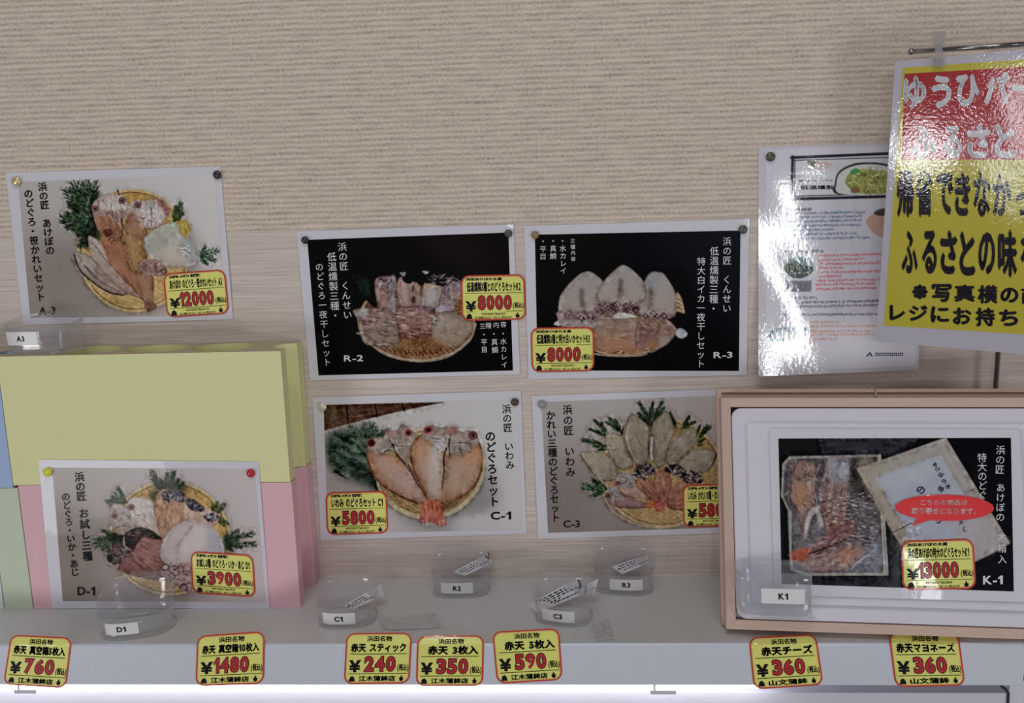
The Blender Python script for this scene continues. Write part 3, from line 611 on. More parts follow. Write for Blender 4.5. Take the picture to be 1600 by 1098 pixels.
def pic_C1():
    c = Canvas(498, 616, 826, 842, [(148, 146, 144), (166, 166, 166), (160, 158, 164), (150, 142, 142)]).fr(500, 620, 4.99)
    c.fill([(-10, 560), (500, 560), (560, 760), (300, 800), (-10, 740)], (142, 134, 132), soft=14, al=.7, n=3); c.ell(960, 760, 400, 280, (112, 106, 104), soft=16, al=.6, n=3)
    Bl = [(0, 60), (20, 60), (960, 42), (600, 116), (300, 190), (30, 262), (0, 270)]
    c.fill(Bl, (104, 76, 56), (92, 62, 48), ang=0, sm=False, n=16, ns=4, na=-8, nr=9)
    for i in range(12):
        y0 = 66+i*17; c.stroke([(20, y0), (960-i*72, 44+i*9.5)], 4, (52, 36, 30), 2, al=.75)
    for x in (205, 430, 640): c.stroke([(x, 56), (x+16, 250-x*.22)], 12, (44, 34, 28), 9)
    # cedar
    c.fill([(60, 330), (200, 270), (420, 260), (470, 400), (470, 640), (500, 740), (380, 700), (250, 640), (80, 520)], (44, 58, 48), soft=7, al=.95, n=22, ns=5)
    for t in ((60, 350), (100, 270), (60, 420), (60, 520), (110, 480), (150, 605), (190, 640), (140, 300), (230, 210), (300, 230), (350, 190), (410, 185), (450, 230), (500, 260), (550, 240), (90, 590)):
        c.sprig(330, 470, t[0], t[1], (52, 70, 58), 7, 11, 34, .26, (92, 112, 96))
    for i in range(26):
        x, y = c.rnd.uniform(100, 420), c.rnd.uniform(300, 620); c.sprig(x+70, y+40, x-30, y-20, c.rnd.choice([(74, 96, 82), (38, 52, 44), (96, 118, 102)]), 6, 7, 34, .34)
    c.fill([(370, 620), (500, 620), (560, 720), (480, 730), (390, 700)], (46, 60, 50), soft=5, al=.8, n=16)
    c.basket(860, 590, 428, 352, (170, 140, 98), (160, 128, 84), (192, 176, 142), rot=-14, pitch=30, dark=54, wang=24)
    c.curve([(520, 800), (640, 890), (800, 936), (1000, 910), (1150, 810), (1250, 660), (1282, 520)], 40, (178, 163, 130), 26); c.curve([(520, 830), (640, 912), (800, 960), (1000, 934), (1180, 820), (1270, 680)], 6, (120, 104, 84), 4, al=.8)
    for i in range(40):
        t = i/39; x = 950+310*t; y = 880-60*t-250*t*t; c.stroke([(x-16, y-26), (x+4, y+8)], 9, (92, 70, 50), 6, al=.7)
    for i in range(7): c.stroke([(520+i*16, 730+i*10), (720+i*14, 850+i*9)], 6, c.rnd.choice([(188, 164, 126), (110, 84, 60)]), 4)
    def body(P, c1, c2, ang, na): c.fill(P, c1, c2, ang=ang, n=12, ns=8, na=na, nr=2, edge=34, ew=4)
    # fish at the left
    L = [(362, 400), (400, 380), (520, 440), (620, 470), (720, 560), (760, 700), (830, 800), (760, 830), (620, 770), (480, 690), (400, 590), (366, 480)]
    body(L, (156, 108, 80), (158, 128, 116), 0, 40); c.fill([(440, 470), (560, 470), (700, 600), (780, 760), (640, 700), (500, 600)], (176, 148, 136), soft=6, al=.8, n=10); c.fill([(500, 440), (600, 480), (680, 560), (640, 560), (540, 500)], (190, 134, 92), soft=4, al=.7, n=8)
    c.curve([(370, 500), (410, 600), (500, 700), (640, 780), (760, 832)], 20, (110, 66, 54), 12, al=.75); c.speck(L, 110, [(192, 168, 156), (146, 112, 96), (178, 138, 110)], 22, 5, 45, 50, .4)
    HL = [(362, 350), (400, 320), (500, 300), (540, 262), (600, 260), (640, 212), (700, 250), (742, 290), (730, 400), (700, 430), (690, 520), (640, 480), (560, 420), (470, 450), (390, 420)]
    c.fill(HL, (158, 142, 132), (150, 136, 126), n=16, ns=6, edge=18); c.speck(HL, 120, [(190, 182, 174), (96, 78, 72), (128, 108, 100), (178, 156, 144), (120, 124, 112)], 34, 5, 30, 60, .65); c.fill([(510, 270), (540, 262), (560, 300), (530, 310)], (170, 104, 96), soft=1, al=.8)
    c.curve([(560, 372), (640, 384), (700, 384)], 6, (70, 62, 66), 3, al=.8); c.curve([(566, 370), (600, 450), (660, 520), (700, 580)], 12, (70, 60, 56), 7); c.curve([(500, 430), (545, 400), (566, 372)], 8, (46, 44, 54), 5); c.curve([(540, 340), (560, 370)], 6, (60, 54, 58), 4); c.curve([(690, 530), (740, 640), (820, 770)], 14, (84, 56, 48), 8, al=.85)
    c.curve([(470, 430), (560, 400), (640, 470)], 6, (190, 184, 176), 4, al=.7)
    c.eye(396, 358, 36, (128, 62, 62), (96, 46, 50), (50, 24, 28)); c.eye(690, 280, 36, (160, 96, 90), (120, 66, 68), (56, 26, 30))
    # fish at the right, opened flat
    Rr = [(700, 420), (740, 330), (800, 290), (900, 300), (1010, 360), (1150, 330), (1240, 350), (1270, 470), (1250, 620), (1170, 730), (1050, 800), (940, 830), (850, 800), (800, 720), (730, 580)]
    body(Rr, (154, 112, 86), (158, 116, 86), 0, 80); c.fill([(760, 420), (880, 380), (900, 600), (830, 640), (770, 560)], (178, 148, 130), soft=6, al=.8, n=10); c.fill([(1010, 480), (1180, 440), (1240, 520), (1180, 680), (1020, 760), (970, 640)], (170, 140, 122), soft=6, al=.85, n=10)
    c.fill([(730, 350), (830, 330), (880, 400), (780, 480), (720, 460)], (184, 136, 100), soft=5, al=.7, n=8); c.fill([(1100, 440), (1250, 400), (1262, 520), (1160, 520)], (188, 134, 92), soft=5, al=.7, n=8); c.speck(Rr, 200, [(196, 172, 158), (144, 108, 90), (184, 142, 114)], 22, 5, 80, 60, .4)
    c.fill([(860, 400), (930, 400), (960, 520), (930, 800), (850, 790), (840, 600)], (186, 172, 164), (172, 150, 142), soft=3, n=8, ns=8, na=90, nr=3)
    c.curve([(706, 470), (740, 600), (810, 740), (830, 790)], 14, (116, 72, 58), 8, al=.7); c.curve([(1260, 560), (1200, 700), (1060, 800), (950, 836)], 18, (112, 72, 54), 10, al=.6)
    HR = [(800, 280), (870, 218), (930, 240), (990, 232), (1050, 245), (1100, 270), (1170, 262), (1226, 300), (1235, 360), (1160, 420), (1090, 460), (1000, 440), (920, 420), (860, 350), (800, 330)]
    c.fill(HR, (160, 146, 138), (150, 134, 124), n=16, ns=6, edge=14); c.speck(HR, 150, [(204, 198, 194), (92, 76, 72), (132, 112, 104), (184, 162, 150), (124, 130, 116)], 34, 5, 20, 70, .65); c.fill([(870, 310), (960, 320), (970, 400), (900, 400)], (176, 176, 178), soft=2, al=.8, n=20, ns=4)
    c.fill([(1010, 235), (1070, 245), (1060, 290), (1010, 280)], (172, 110, 106), soft=2, al=.8); c.curve([(870, 318), (915, 326), (950, 322)], 6, (70, 64, 70), 3, al=.8); c.curve([(890, 352), (930, 358)], 5, (96, 90, 94), 3, al=.7); c.curve([(1010, 330), (1006, 400), (1014, 470)], 12, (60, 58, 66), 6); c.curve([(1070, 355), (1180, 365)], 7, (84, 72, 68), 4)
    c.curve([(985, 400), (965, 470), (968, 560), (962, 640)], 12, (78, 54, 46), 7); c.curve([(960, 640), (950, 720)], 10, (96, 62, 52), 6, al=.8); c.curve([(930, 420), (975, 390), (1000, 300)], 10, (196, 190, 186), 6, al=.8); c.curve([(1090, 400), (1110, 460)], 12, (96, 84, 70), 5, al=.7)
    c.eye(845, 260, 38, (168, 92, 90), (130, 66, 68), (60, 28, 32)); c.eye(1192, 300, 38, (120, 76, 72), (128, 84, 80), (70, 44, 46))
    c.curve([(370, 350), (420, 320), (500, 310)], 6, (60, 54, 54), 3)
    Tl = [(800, 815), (850, 800), (935, 805), (950, 870), (985, 985), (940, 1005), (890, 985), (850, 975), (780, 980), (782, 900)]
    c.fill(Tl, (190, 104, 74), (176, 98, 88), n=14, ns=6, na=85, nr=4, edge=10); c.speck(Tl, 60, [(206, 132, 100), (150, 66, 58), (198, 116, 92)], 60, 5, 85, 14, .6)
    for x in (800, 830, 870, 930, 960): c.stroke([(x, 960), (x+8, 1012)], 7, (180, 160, 152), 4, al=.8)
    c.fill([(1000, 960), (1240, 900), (1420, 1010), (1100, 1040)], (172, 172, 180), soft=10, al=.6, n=8)
    return finish(c, grain=26, dark=12, sat=.8, ink=.87)

def pic_C3():
    c = Canvas(838, 608, 1176, 840, [(142, 139, 138), (152, 144, 142), (134, 124, 122), (108, 98, 96)]).fr(890, 620, 4.992)
    c.ell(-60, 800, 300, 300, (108, 98, 95), soft=20, al=.5, n=3); c.ell(700, 700, 620, 460, (122, 112, 108), soft=16, al=.5, n=3)
    c.basket(720, 590, 480, 428, (150, 122, 78), (176, 146, 100), (182, 154, 112), rot=0, pitch=34, dark=30, wang=4)
    for a, b in (((620, 190), (540, 30)), ((620, 190), (655, 35)), ((650, 190), (725, 30)), ((600, 190), (530, 120)), ((660, 190), (745, 70)), ((610, 200), (540, 150))): c.sprig(*a, *b, (46, 66, 50), 8, 8, 30, .28, (80, 104, 76))
    c.fill([(560, 140), (720, 130), (720, 240), (600, 250)], (56, 66, 54), soft=4, al=.8, n=14)
    for a, b in (((410, 280), (300, 155)), ((410, 280), (280, 190)), ((300, 280), (185, 175)), ((290, 300), (148, 250)), ((400, 270), (350, 165)), ((280, 330), (250, 190)), ((290, 380), (82, 332)), ((290, 390), (180, 385)), ((290, 410), (220, 412)), ((400, 300), (430, 220))): c.sprig(*a, *b, (44, 60, 44), 8, 8, 30, .26, (78, 100, 70))
    for a, b in (((830, 240), (780, 110)), ((880, 240), (940, 145)), ((870, 250), (990, 190)), ((1000, 310), (1110, 225)), ((1000, 340), (1080, 210)), ((1000, 360), (1060, 320)), ((1000, 380), (1040, 370)), ((990, 300), (1020, 215))): c.sprig(*a, *b, (66, 80, 50), 8, 8, 32, .28, (46, 66, 44))
    for b in ((75, 675), (80, 710), (160, 635), (150, 780), (190, 780), (220, 640), (200, 700)): c.sprig(290, 720, *b, (44, 62, 46), 8, 8, 30, .26, (90, 116, 84))
    G1, G2 = (150, 140, 122), (132, 120, 104)
    fl = [([(82, 440), (110, 425), (240, 425), (320, 470), (380, 590), (350, 650), (240, 655), (180, 600), (110, 510)], 40),
          ([(272, 330), (300, 285), (400, 300), (440, 400), (500, 520), (460, 560), (380, 560), (310, 450)], 60),
          ([(1140, 430), (1120, 520), (1060, 590), (940, 600), (850, 540), (870, 480), (980, 410), (1080, 405)], -20),
          ([(750, 470), (760, 400), (830, 330), (930, 250), (975, 235), (985, 370), (900, 450), (830, 530), (770, 530)], -50),
          ([(420, 260), (450, 170), (490, 128), (560, 180), (610, 230), (620, 360), (615, 500), (560, 530), (500, 500), (440, 380)], 75),
          ([(635, 300), (650, 210), (720, 130), (760, 110), (800, 190), (815, 280), (770, 380), (750, 500), (700, 560), (650, 500), (630, 420)], 100)]
    for P, a in fl:
        c.fill(P, G1, G2, ang=90, n=12, ns=10, na=a, nr=2, edge=24, ew=3); c.speck(P, 70, [(172, 162, 146), (124, 110, 94), (160, 148, 130)], 40, 8, a, 25, .35)
    c.curve([(84, 450), (160, 560), (220, 640)], 8, (92, 78, 68), 5, al=.8); c.curve([(440, 300), (470, 410), (530, 520)], 14, (176, 166, 152), 6, al=.7); c.curve([(430, 280), (455, 190), (490, 130)], 8, (102, 78, 74), 4, al=.8)
    c.curve([(642, 320), (636, 420), (644, 490)], 18, (186, 176, 178), 12); c.curve([(618, 360), (614, 470)], 12, (110, 82, 88), 8); c.curve([(655, 330), (660, 430)], 10, (104, 104, 112), 6, al=.8); c.curve([(300, 390), (340, 400), (370, 370)], 12, (178, 168, 152), 5, al=.7); c.curve([(1145, 440), (1120, 520), (1080, 580)], 12, (76, 62, 54), 6); c.ell(850, 355, 50, 34, (168, 160, 160), soft=5, al=.6, n=5)
    # small opened fish fanned in front
    M1, M2 = (168, 118, 96), (140, 88, 76)
    for P, a in (([(640, 700), (690, 580), (760, 580), (800, 680), (760, 820), (700, 850), (660, 800)], 90), ([(510, 660), (600, 630), (680, 720), (710, 840), (650, 810), (560, 750)], 50), ([(760, 800), (780, 720), (900, 640), (950, 640), (900, 720), (840, 800), (770, 850)], -45), ([(760, 850), (880, 740), (1000, 760), (980, 880), (860, 885)], -10), ([(400, 740), (480, 690), (560, 730), (640, 800), (560, 790), (440, 780)], 30)):
        c.fill(P, M1, M2, ang=90, n=12, ns=7, na=a, nr=3, edge=20); c.speck(P, 60, [(190, 146, 120), (116, 70, 62), (176, 128, 104)], 60, 6, a, 12, .5)
    c.fill([(290, 800), (380, 770), (480, 790), (610, 830), (600, 865), (480, 872), (380, 862), (300, 830)], (156, 128, 124), (128, 98, 96), n=10, ns=6, na=8, nr=3, edge=16)
    c.fill([(400, 720), (500, 700), (560, 740), (620, 790), (520, 790), (430, 760)], (170, 134, 120), n=12, ns=6, na=30, nr=3, edge=14)
    for P in ([(280, 770), (310, 700), (380, 720), (400, 790), (330, 810)], [(350, 680), (370, 620), (420, 580), (500, 610), (500, 690), (420, 710)]):
        c.fill(P, (146, 140, 136), n=24, ns=5, edge=10); c.speck(P, 60, [(188, 186, 182), (84, 78, 78), (120, 124, 126), (164, 132, 130)], 28, 6, 40, 70, .75)
    c.eye(305, 770, 24, (110, 66, 70)); c.eye(372, 675, 24, (140, 70, 82))
    for P in ([(500, 600), (520, 540), (620, 520), (670, 560), (650, 600), (560, 640)], [(750, 570), (770, 530), (850, 530), (900, 580), (860, 610), (780, 600)], [(860, 620), (930, 570), (1010, 600), (1040, 660), (950, 680), (900, 660)]):
        c.fill(P, (104, 94, 92), n=44, ns=5); c.speck(P, 80, [(188, 178, 172), (24, 24, 32), (34, 38, 62), (140, 110, 100), (34, 30, 34)], 34, 9, 10, 80, .85)
    c.fill([(600, 830), (660, 820), (670, 860), (610, 870)], (196, 108, 62), n=14, soft=1); c.fill([(665, 850), (700, 815), (740, 820), (745, 860), (720, 890), (680, 890)], (178, 92, 82), n=18, ns=4); c.speck([(620, 800), (760, 800), (760, 880), (640, 880)], 26, [(206, 124, 100), (140, 66, 62)], 30, 6, 0, 40, .7)
    c.curve([(280, 800), (350, 900), (520, 990), (700, 1020), (860, 1005)], 16, (186, 160, 118), 12, al=.8)
    return finish(c, grain=24, dark=10)

def pic_K1():
    c = Canvas(1208, 676, 1592, 930, [(24, 23, 24), (15, 15, 20), (18, 17, 26), (22, 24, 30)]).fr(1200, 670, 4.225)
    c.fill([(330, 60), (1000, 60), (760, 300), (880, 900), (880, 1080), (60, 1050), (90, 940), (700, 980), (720, 180), (360, 170)], (44, 47, 54), n=16, ns=6, na=0, nr=5, sm=False)
    c.fill([(740, 210), (800, 560), (880, 800), (880, 1070), (780, 1040)], (48, 52, 58), n=12, ns=5, sm=False)
    Tr = [(95, 230), (140, 180), (740, 168), (795, 965), (250, 970), (145, 930), (130, 540), (85, 440)]
    c.fill(Tr, (136, 132, 128), n=12, ns=6, sm=False)
    c.fill([(110, 235), (150, 196), (725, 186), (772, 945), (260, 950), (160, 920), (146, 540), (100, 440)], (92, 86, 90), (104, 100, 108), n=16, ns=8, sm=False)
    c.fill([(540, 220), (720, 210), (725, 420), (560, 410)], (62, 56, 56), soft=4, n=8)
    f1 = [(160, 300), (190, 220), (260, 210), (320, 260), (310, 480), (280, 620), (240, 700), (200, 600), (150, 440)]
    c.fill(f1, (132, 104, 92), (130, 108, 108), n=20, ns=7, na=80, nr=2, edge=20); c.fill([(170, 380), (250, 370), (280, 480), (200, 530)], (168, 116, 84), soft=4, al=.8, n=14)
    f2 = [(350, 350), (390, 210), (450, 180), (530, 210), (530, 420), (500, 640), (420, 720), (340, 500)]
    c.fill(f2, (132, 116, 122), (140, 100, 86), n=20, ns=7, na=80, nr=2, edge=20); c.fill([(400, 210), (520, 200), (530, 330), (440, 350)], (142, 148, 164), soft=4, al=.8, n=22, ns=5)
    f3 = [(140, 830), (280, 770), (400, 680), (560, 600), (560, 700), (420, 790), (240, 880), (180, 870)]
    c.fill(f3, (124, 86, 84), n=18, ns=7, na=-30, nr=3); c.fill([(135, 830), (250, 780), (275, 820), (210, 890)], (170, 84, 62), n=18, ns=5)
    c.fill([(250, 860), (480, 800), (640, 800), (620, 880), (480, 930), (250, 930)], (140, 110, 108), n=20, ns=7, na=-10, nr=3); c.fill([(470, 780), (600, 770), (610, 850), (480, 900)], (166, 112, 90), soft=4, al=.7, n=12)
    c.fill([(580, 860), (700, 760), (740, 760), (750, 910), (580, 930)], (120, 124, 142), soft=5, al=.85, n=14, ns=5)
    c.speck([(100, 200), (540, 180), (540, 440), (420, 640), (230, 740), (120, 460)], 260, [(166, 162, 166), (190, 190, 194), (86, 80, 84), (140, 118, 112), (56, 52, 58)], 36, 6, 72, 60, .45)
    c.speck([(330, 430), (700, 410), (740, 720), (520, 780), (400, 640)], 380, [(200, 196, 198), (70, 66, 72), (168, 130, 130), (226, 224, 226), (120, 112, 116), (52, 50, 58)], 24, 5, 4, 30, .75)
    c.speck([(250, 700), (720, 700), (740, 920), (300, 930)], 120, [(176, 168, 172), (96, 80, 84), (150, 116, 108), (190, 190, 200)], 50, 6, -25, 40, .5)
    c.fill([(235, 700), (262, 560), (320, 500), (345, 520), (280, 600), (255, 720)], (196, 192, 194), soft=1, al=.6, n=34, ns=3); c.fill([(320, 540), (350, 560), (365, 640), (340, 640)], (190, 188, 190), soft=1, al=.6, n=30, ns=3)
    for a in ([(90, 450), (130, 420)], [(580, 890), (690, 810), (720, 760)]): c.curve(a, 8, (190, 190, 196), 4, al=.6)
    c.curve([(270, 825), (420, 770), (490, 740)], 8, (52, 46, 50), 4); c.curve([(150, 540), (160, 900), (260, 955)], 14, (156, 160, 168), 8, al=.7); c.stroke([(728, 180), (770, 950)], 12, (160, 156, 150)); c.stroke([(742, 170), (792, 962)], 7, (176, 170, 158)); c.stroke([(255, 962), (790, 962)], 10, (150, 148, 146))
    # wrapped parcel
    Pc = [(585, 262), (1175, 55), (1600, 755), (1385, 870), (1010, 930), (860, 740), (820, 680)]
    c.fill(Pc, (148, 142, 132), (150, 144, 144), ang=0, n=7, ns=12, sm=False, edge=6); c.fill([(585, 262), (720, 220), (960, 640), (1000, 800), (900, 820), (820, 680)], (150, 136, 122), soft=4, al=.7, n=8)
    Lb = [(710, 318), (1140, 170), (1420, 640), (1350, 760), (960, 780), (880, 610)]
    c.fill(Lb, (150, 158, 172), (146, 152, 172), n=6, ns=14, sm=False); c.fill([(710, 318), (1080, 190), (1090, 300), (760, 400)], (158, 168, 180), soft=4, al=.5, n=6)
    c.fill([(1250, 540), (1560, 700), (1590, 755), (1385, 868), (1260, 860)], (156, 148, 152), soft=3, al=.7, n=8); c.curve([(820, 685), (900, 645), (950, 620)], 6, (70, 60, 58), 5); c.stroke([(1320, 412), (1370, 395)], 6, (96, 88, 84), 4)
    c.speck([(860, 680), (1000, 620), (1010, 740), (900, 750)], 40, [(196, 196, 202), (120, 114, 118)], 30, 7, -20, 60, .5)
    return finish(c, grain=26, dark=10, sat=.78)

# ------------------------------------------------------------------ the setting
def wall_mats():
    up = bpy.data.materials.new('ribbed_wallpaper'); up.use_nodes = True; nt = up.node_tree; b = nt.nodes['Principled BSDF']
    N = lambda t: nt.nodes.new(t); L = nt.links.new
    tc = N('ShaderNodeTexCoord'); sep = N('ShaderNodeSeparateXYZ'); L(tc.outputs['Object'], sep.inputs[0])
    # ribs every 7.3 mm, slightly wavering, with a row of torn dimples in each furrow
    m1 = N('ShaderNodeMapping'); m1.inputs['Scale'].default_value = (14, 1, 60); L(tc.outputs['Object'], m1.inputs[0])
    w = N('ShaderNodeTexNoise'); w.inputs['Scale'].default_value = 1.0; w.inputs['Detail'].default_value = 2; L(m1.outputs[0], w.inputs['Vector'])
    ad = N('ShaderNodeMath'); ad.operation = 'MULTIPLY_ADD'; ad.inputs[1].default_value = 0.0042; L(w.outputs['Fac'], ad.inputs[0]); L(sep.outputs['Z'], ad.inputs[2])
    fr = N('ShaderNodeMath'); fr.operation = 'MULTIPLY'; fr.inputs[1].default_value = 2*math.pi/0.0073; L(ad.outputs[0], fr.inputs[0])
    sn = N('ShaderNodeMath'); sn.operation = 'SINE'; L(fr.outputs[0], sn.inputs[0])
    m2 = N('ShaderNodeMapping'); m2.inputs['Scale'].default_value = (260, 1, 330); L(tc.outputs['Object'], m2.inputs[0])
    n2 = N('ShaderNodeTexNoise'); n2.inputs['Scale'].default_value = 1.0; n2.inputs['Detail'].default_value = 3; n2.inputs['Roughness'].default_value = .6; L(m2.outputs[0], n2.inputs['Vector'])
    m3 = N('ShaderNodeMapping'); m3.inputs['Scale'].default_value = (26, 1, 150); L(tc.outputs['Object'], m3.inputs[0])
    n3 = N('ShaderNodeTexNoise'); n3.inputs['Scale'].default_value = 1.0; n3.inputs['Detail'].default_value = 1; L(m3.outputs[0], n3.inputs['Vector'])
    # height = rib + dimples
    h1 = N('ShaderNodeMath'); h1.operation = 'MULTIPLY_ADD'; h1.inputs[1].default_value = .15; L(sn.outputs[0], h1.inputs[0]); L(n2.outputs['Fac'], h1.inputs[2])
    h2 = N('ShaderNodeMath'); h2.operation = 'MULTIPLY_ADD'; h2.inputs[1].default_value = .5; L(n3.outputs['Fac'], h2.inputs[0]); L(h1.outputs[0], h2.inputs[2])
    rp = N('ShaderNodeValToRGB'); e = rp.color_ramp.elements
    e[0].position = .36; e[0].color = alb(116, 104, 95); e[1].position = 1.0; e[1].color = alb(172, 160, 149)
    k = e.new(.52); k.color = alb(141, 129, 119); k = e.new(.66); k.color = alb(153, 141, 131)
    L(h2.outputs[0], rp.inputs[0]); L(rp.outputs[0], b.inputs['Base Color'])
    bp = N('ShaderNodeBump'); bp.inputs['Distance'].default_value = .0008; bp.inputs['Strength'].default_value = .45; L(h2.outputs[0], bp.inputs['Height']); L(bp.outputs[0], b.inputs['Normal'])
    b.inputs['Roughness'].default_value = .8; b.inputs['Specular IOR Level'].default_value = .2
    lo = bpy.data.materials.new('wood_grain_laminate'); lo.use_nodes = True; nt = lo.node_tree; b = nt.nodes['Principled BSDF']
    N = lambda t: nt.nodes.new(t); L = nt.links.new
    tc = N('ShaderNodeTexCoord'); m1 = N('ShaderNodeMapping'); m1.inputs['Scale'].default_value = (8, 1, 300); L(tc.outputs['Object'], m1.inputs[0])
    n1 = N('ShaderNodeTexNoise'); n1.inputs['Scale'].default_value = 1.0; n1.inputs['Detail'].default_value = 4; n1.inputs['Distortion'].default_value = .6; L(m1.outputs[0], n1.inputs['Vector'])
    rp = N('ShaderNodeValToRGB'); e = rp.color_ramp.elements; e[0].position = .3; e[0].color = alb(147, 136, 131); e[1].position = .72; e[1].color = alb(171, 160, 154)
    L(n1.outputs['Fac'], rp.inputs[0]); L(rp.outputs[0], b.inputs['Base Color'])
    bp = N('ShaderNodeBump'); bp.inputs['Distance'].default_value = .0004; bp.inputs['Strength'].default_value = .5; L(n1.outputs['Fac'], bp.inputs['Height']); L(bp.outputs[0], b.inputs['Normal'])
    b.inputs['Roughness'].default_value = .55; b.inputs['Specular IOR Level'].default_value = .35
    return up, lo
WUP, WLO = wall_mats()
ZB = 0.5136
mb = MB(); mb.box((-2.2, 0, ZB), (2.2, .1, 1.7), 0); mb.box((-2.2, 0, -1.0), (2.2, .1, ZB), 1)
structure(mb.make('wall_back', [WUP, WLO], loc=(0, 0, 0)))

mb = MB(); mb.box((-4, -6, -1.05), (4, .1, -1.0)); structure(mb.make('floor', [mat('floor_tile', (.42, .41, .40, 1), rough=.4, bscale=4, var=.08)]))
# ------------------------------------------------------------------ the display shelf
SH_TOP = mat('shelf_top_laminate', alb(158, 158, 159), rough=.3, spec=.45, var=.015, bscale=30)
SH_LIP = mat('shelf_lip_laminate', alb(157, 160, 170), rough=.22, spec=.5, var=.012, bscale=30)
XR = 0.5985
shelf = thing('display_shelf', 'long grey white laminate shelf carrying the foam blocks, clear cups and wooden box', 'shelf', (0, -.095, 0))
def extrude_x(prof, x0, x1):
    n = len(prof); V = [(x0, y, z) for y, z in prof]+[(x1, y, z) for y, z in prof]
    return V, [(i, (i+1) % n, n+(i+1) % n, n+i) for i in range(n)]+[tuple(range(n))[::-1], tuple(range(n, 2*n))]
V, f = extrude_x([(-.0005, 0), (-.1840, 0), (-.1840, -.018), (-.0005, -.018)], -1.15, XR); part('top_panel', V, f, SH_TOP, shelf)
V, f = extrude_x([(-.1842, 0), (-.1876, 0), (-.1886, -.0004), (-.1896, -.0014), (-.19, -.0026), (-.19, -.0545), (-.1885, -.056), (-.1842, -.056)], -1.15, XR); part('front_lip', V, f, SH_LIP, shelf)
mb = MB(); mb.box((XR, -.186, -.05), (XR+.004, -.0005, -.001)); mb.make('end_cap', mat('dark_rubber', alb(34, 33, 36), rough=.6), shelf)
PANEL = mat('cabinet_panel', alb(164, 162, 172), rough=.35, var=.012, bscale=30)
LOWY = -.150
mb = MB(); mb.box((-1.15, LOWY, -.40), (.6040, -.12, -.0905)); mb.make('lower_panel', PANEL, shelf)
mb = MB(); mb.tube([(.5955, LOWY-.001, -.0800), (.6015, LOWY-.0015, -.0835), (.6050, LOWY-.0015, -.0895), (.6056, LOWY-.0015, -.1050), (.6046, LOWY-.0015, -.40)], .0014, 8); mb.make('seal_strip', MATS['dark_rubber'], shelf)
mb = MB(); mb.box((.6066, LOWY, -.40), (.80, -.12, -.074)); mb.make('side_panel', PANEL, shelf)
mb = MB(); mb.box((-1.15, -.110, -.40), (.80, -.105, -.0185)); mb.make('inner_board', PANEL, shelf)
LED = mat('led_diffuser', (1, 1, 1, 1), rough=.5, emit=((.96, .98, 1, 1), 5.5))
bar = thing('light_bar', 'glowing white strip light fixed under the front edge of the shelf', 'light', (-.35, -.168, -.066))
mb = MB(); mb.tube([(-1.13, -.166, -.0665), (.305, -.166, -.0665)], .0068, 16); mb.make('diffuser', LED, bar, smooth=True)
mb = MB(); mb.box((-1.14, -.172, -.0597), (.318, -.160, -.0562)); mb.make('housing', mat('white_plastic', alb(190, 190, 194), rough=.4), bar)
def bracket(px0, px1):
    a = LIP.shift(-.014).at(px0, 1072)[0]; b = LIP.shift(-.014).at(px1, 1072)[0]
    mb = MB(); mb.box((a, -.177, -.0625), (b, -.1725, -.0562)); mb.box((a, -.177, -.076), (b, -.1735, -.0708)); mb.box((a+.004, -.1755, -.072), (a+.007, -.1735, -.0615)); mb.make('bracket', mat('grey_plastic', alb(158, 158, 164), rough=.4), bar)
bracket(1016, 1056); bracket(22, 56)

# ------------------------------------------------------------------ pastel foam blocks
FY = -.0929; FPL = Plane((0, FY, 0), (0, -1, 0))
ZS, ZT = 0.1796, 0.3580
def foam_block(label, x0, x1, z0, z1, col, side_l=True, n_holes=3):
    """foam brick with upright flutes: whole holes inside and half holes at both ends"""
    cy, ry, rx, pitch = -.0485, .0370, .0415, .0936
    y0, y1 = FY, -.0012
    th = np.linspace(-math.pi/2, math.pi/2, 15)
    out = [(x0, y0), (x1, y0)]
    out += [(x1-.024*math.cos(t), cy+(ry-.012)*math.sin(t)) for t in th]
    out += [(x1, y1), (x0, y1)]
    if side_l: out += [(x0+.024*math.cos(t), cy-(ry-.012)*math.sin(t)) for t in th]
    holes = []
    for i in range(n_holes):
        cx = x1-pitch*(i+1); holes.append([(cx+rx*math.cos(t), cy+ry*math.sin(t)) for t in np.linspace(0, 2*math.pi, 36, endpoint=False)])
    bm = bmesh.new(); loops = []
    for lp in [out]+holes:
        vs = [bm.verts.new((x, y, z1)) for x, y in lp]; loops.append(vs)
        for a, b in zip(vs, vs[1:]+vs[:1]): bm.edges.new((a, b))
    bmesh.ops.triangle_fill(bm, use_beauty=True, edges=bm.edges[:])
    bm.verts.index_update(); V = [v.co[:] for v in bm.verts]; n = len(V); top = [tuple(v.index for v in f.verts) for f in bm.faces]; idx = [[v.index for v in l] for l in loops]; bm.free()
    # the brick's end face is cut back a little behind the front sheet
    Fs = []; fm = []
    for f in top:
        a = np.array(V); s = np.cross(a[f[1]]-a[f[0]], a[f[2]]-a[f[0]])[2]
        Fs.append(f if s > 0 else f[::-1]); fm.append(1); Fs.append(tuple(i+n for i in (f[::-1] if s > 0 else f))); fm.append(1)
    for li, l in enumerate(idx):
        for a, b in zip(l, l[1:]+l[:1]):
            q = (a, a+n, b+n, b); Fs.append(q if li == 0 else q[::-1]); fm.append(0)
    V = V+[(x, y, z0) for x, y, z in V]
    foam = mat('foam_'+col[0], alb(*col[1]), rough=.85, spec=.15, bump=.0002, bscale=320, var=.03)
    o = part('foam_block', V, Fs, [foam, mat('foam_cut_face', alb(148, 138, 120), rough=.9, spec=.1, bump=.0003, bscale=400, var=.06)], None, fm, False, None, loc=((x0+x1)/2, -.047, z0))
    tag(o, label, 'foam block', 'pastel foam blocks'); return o
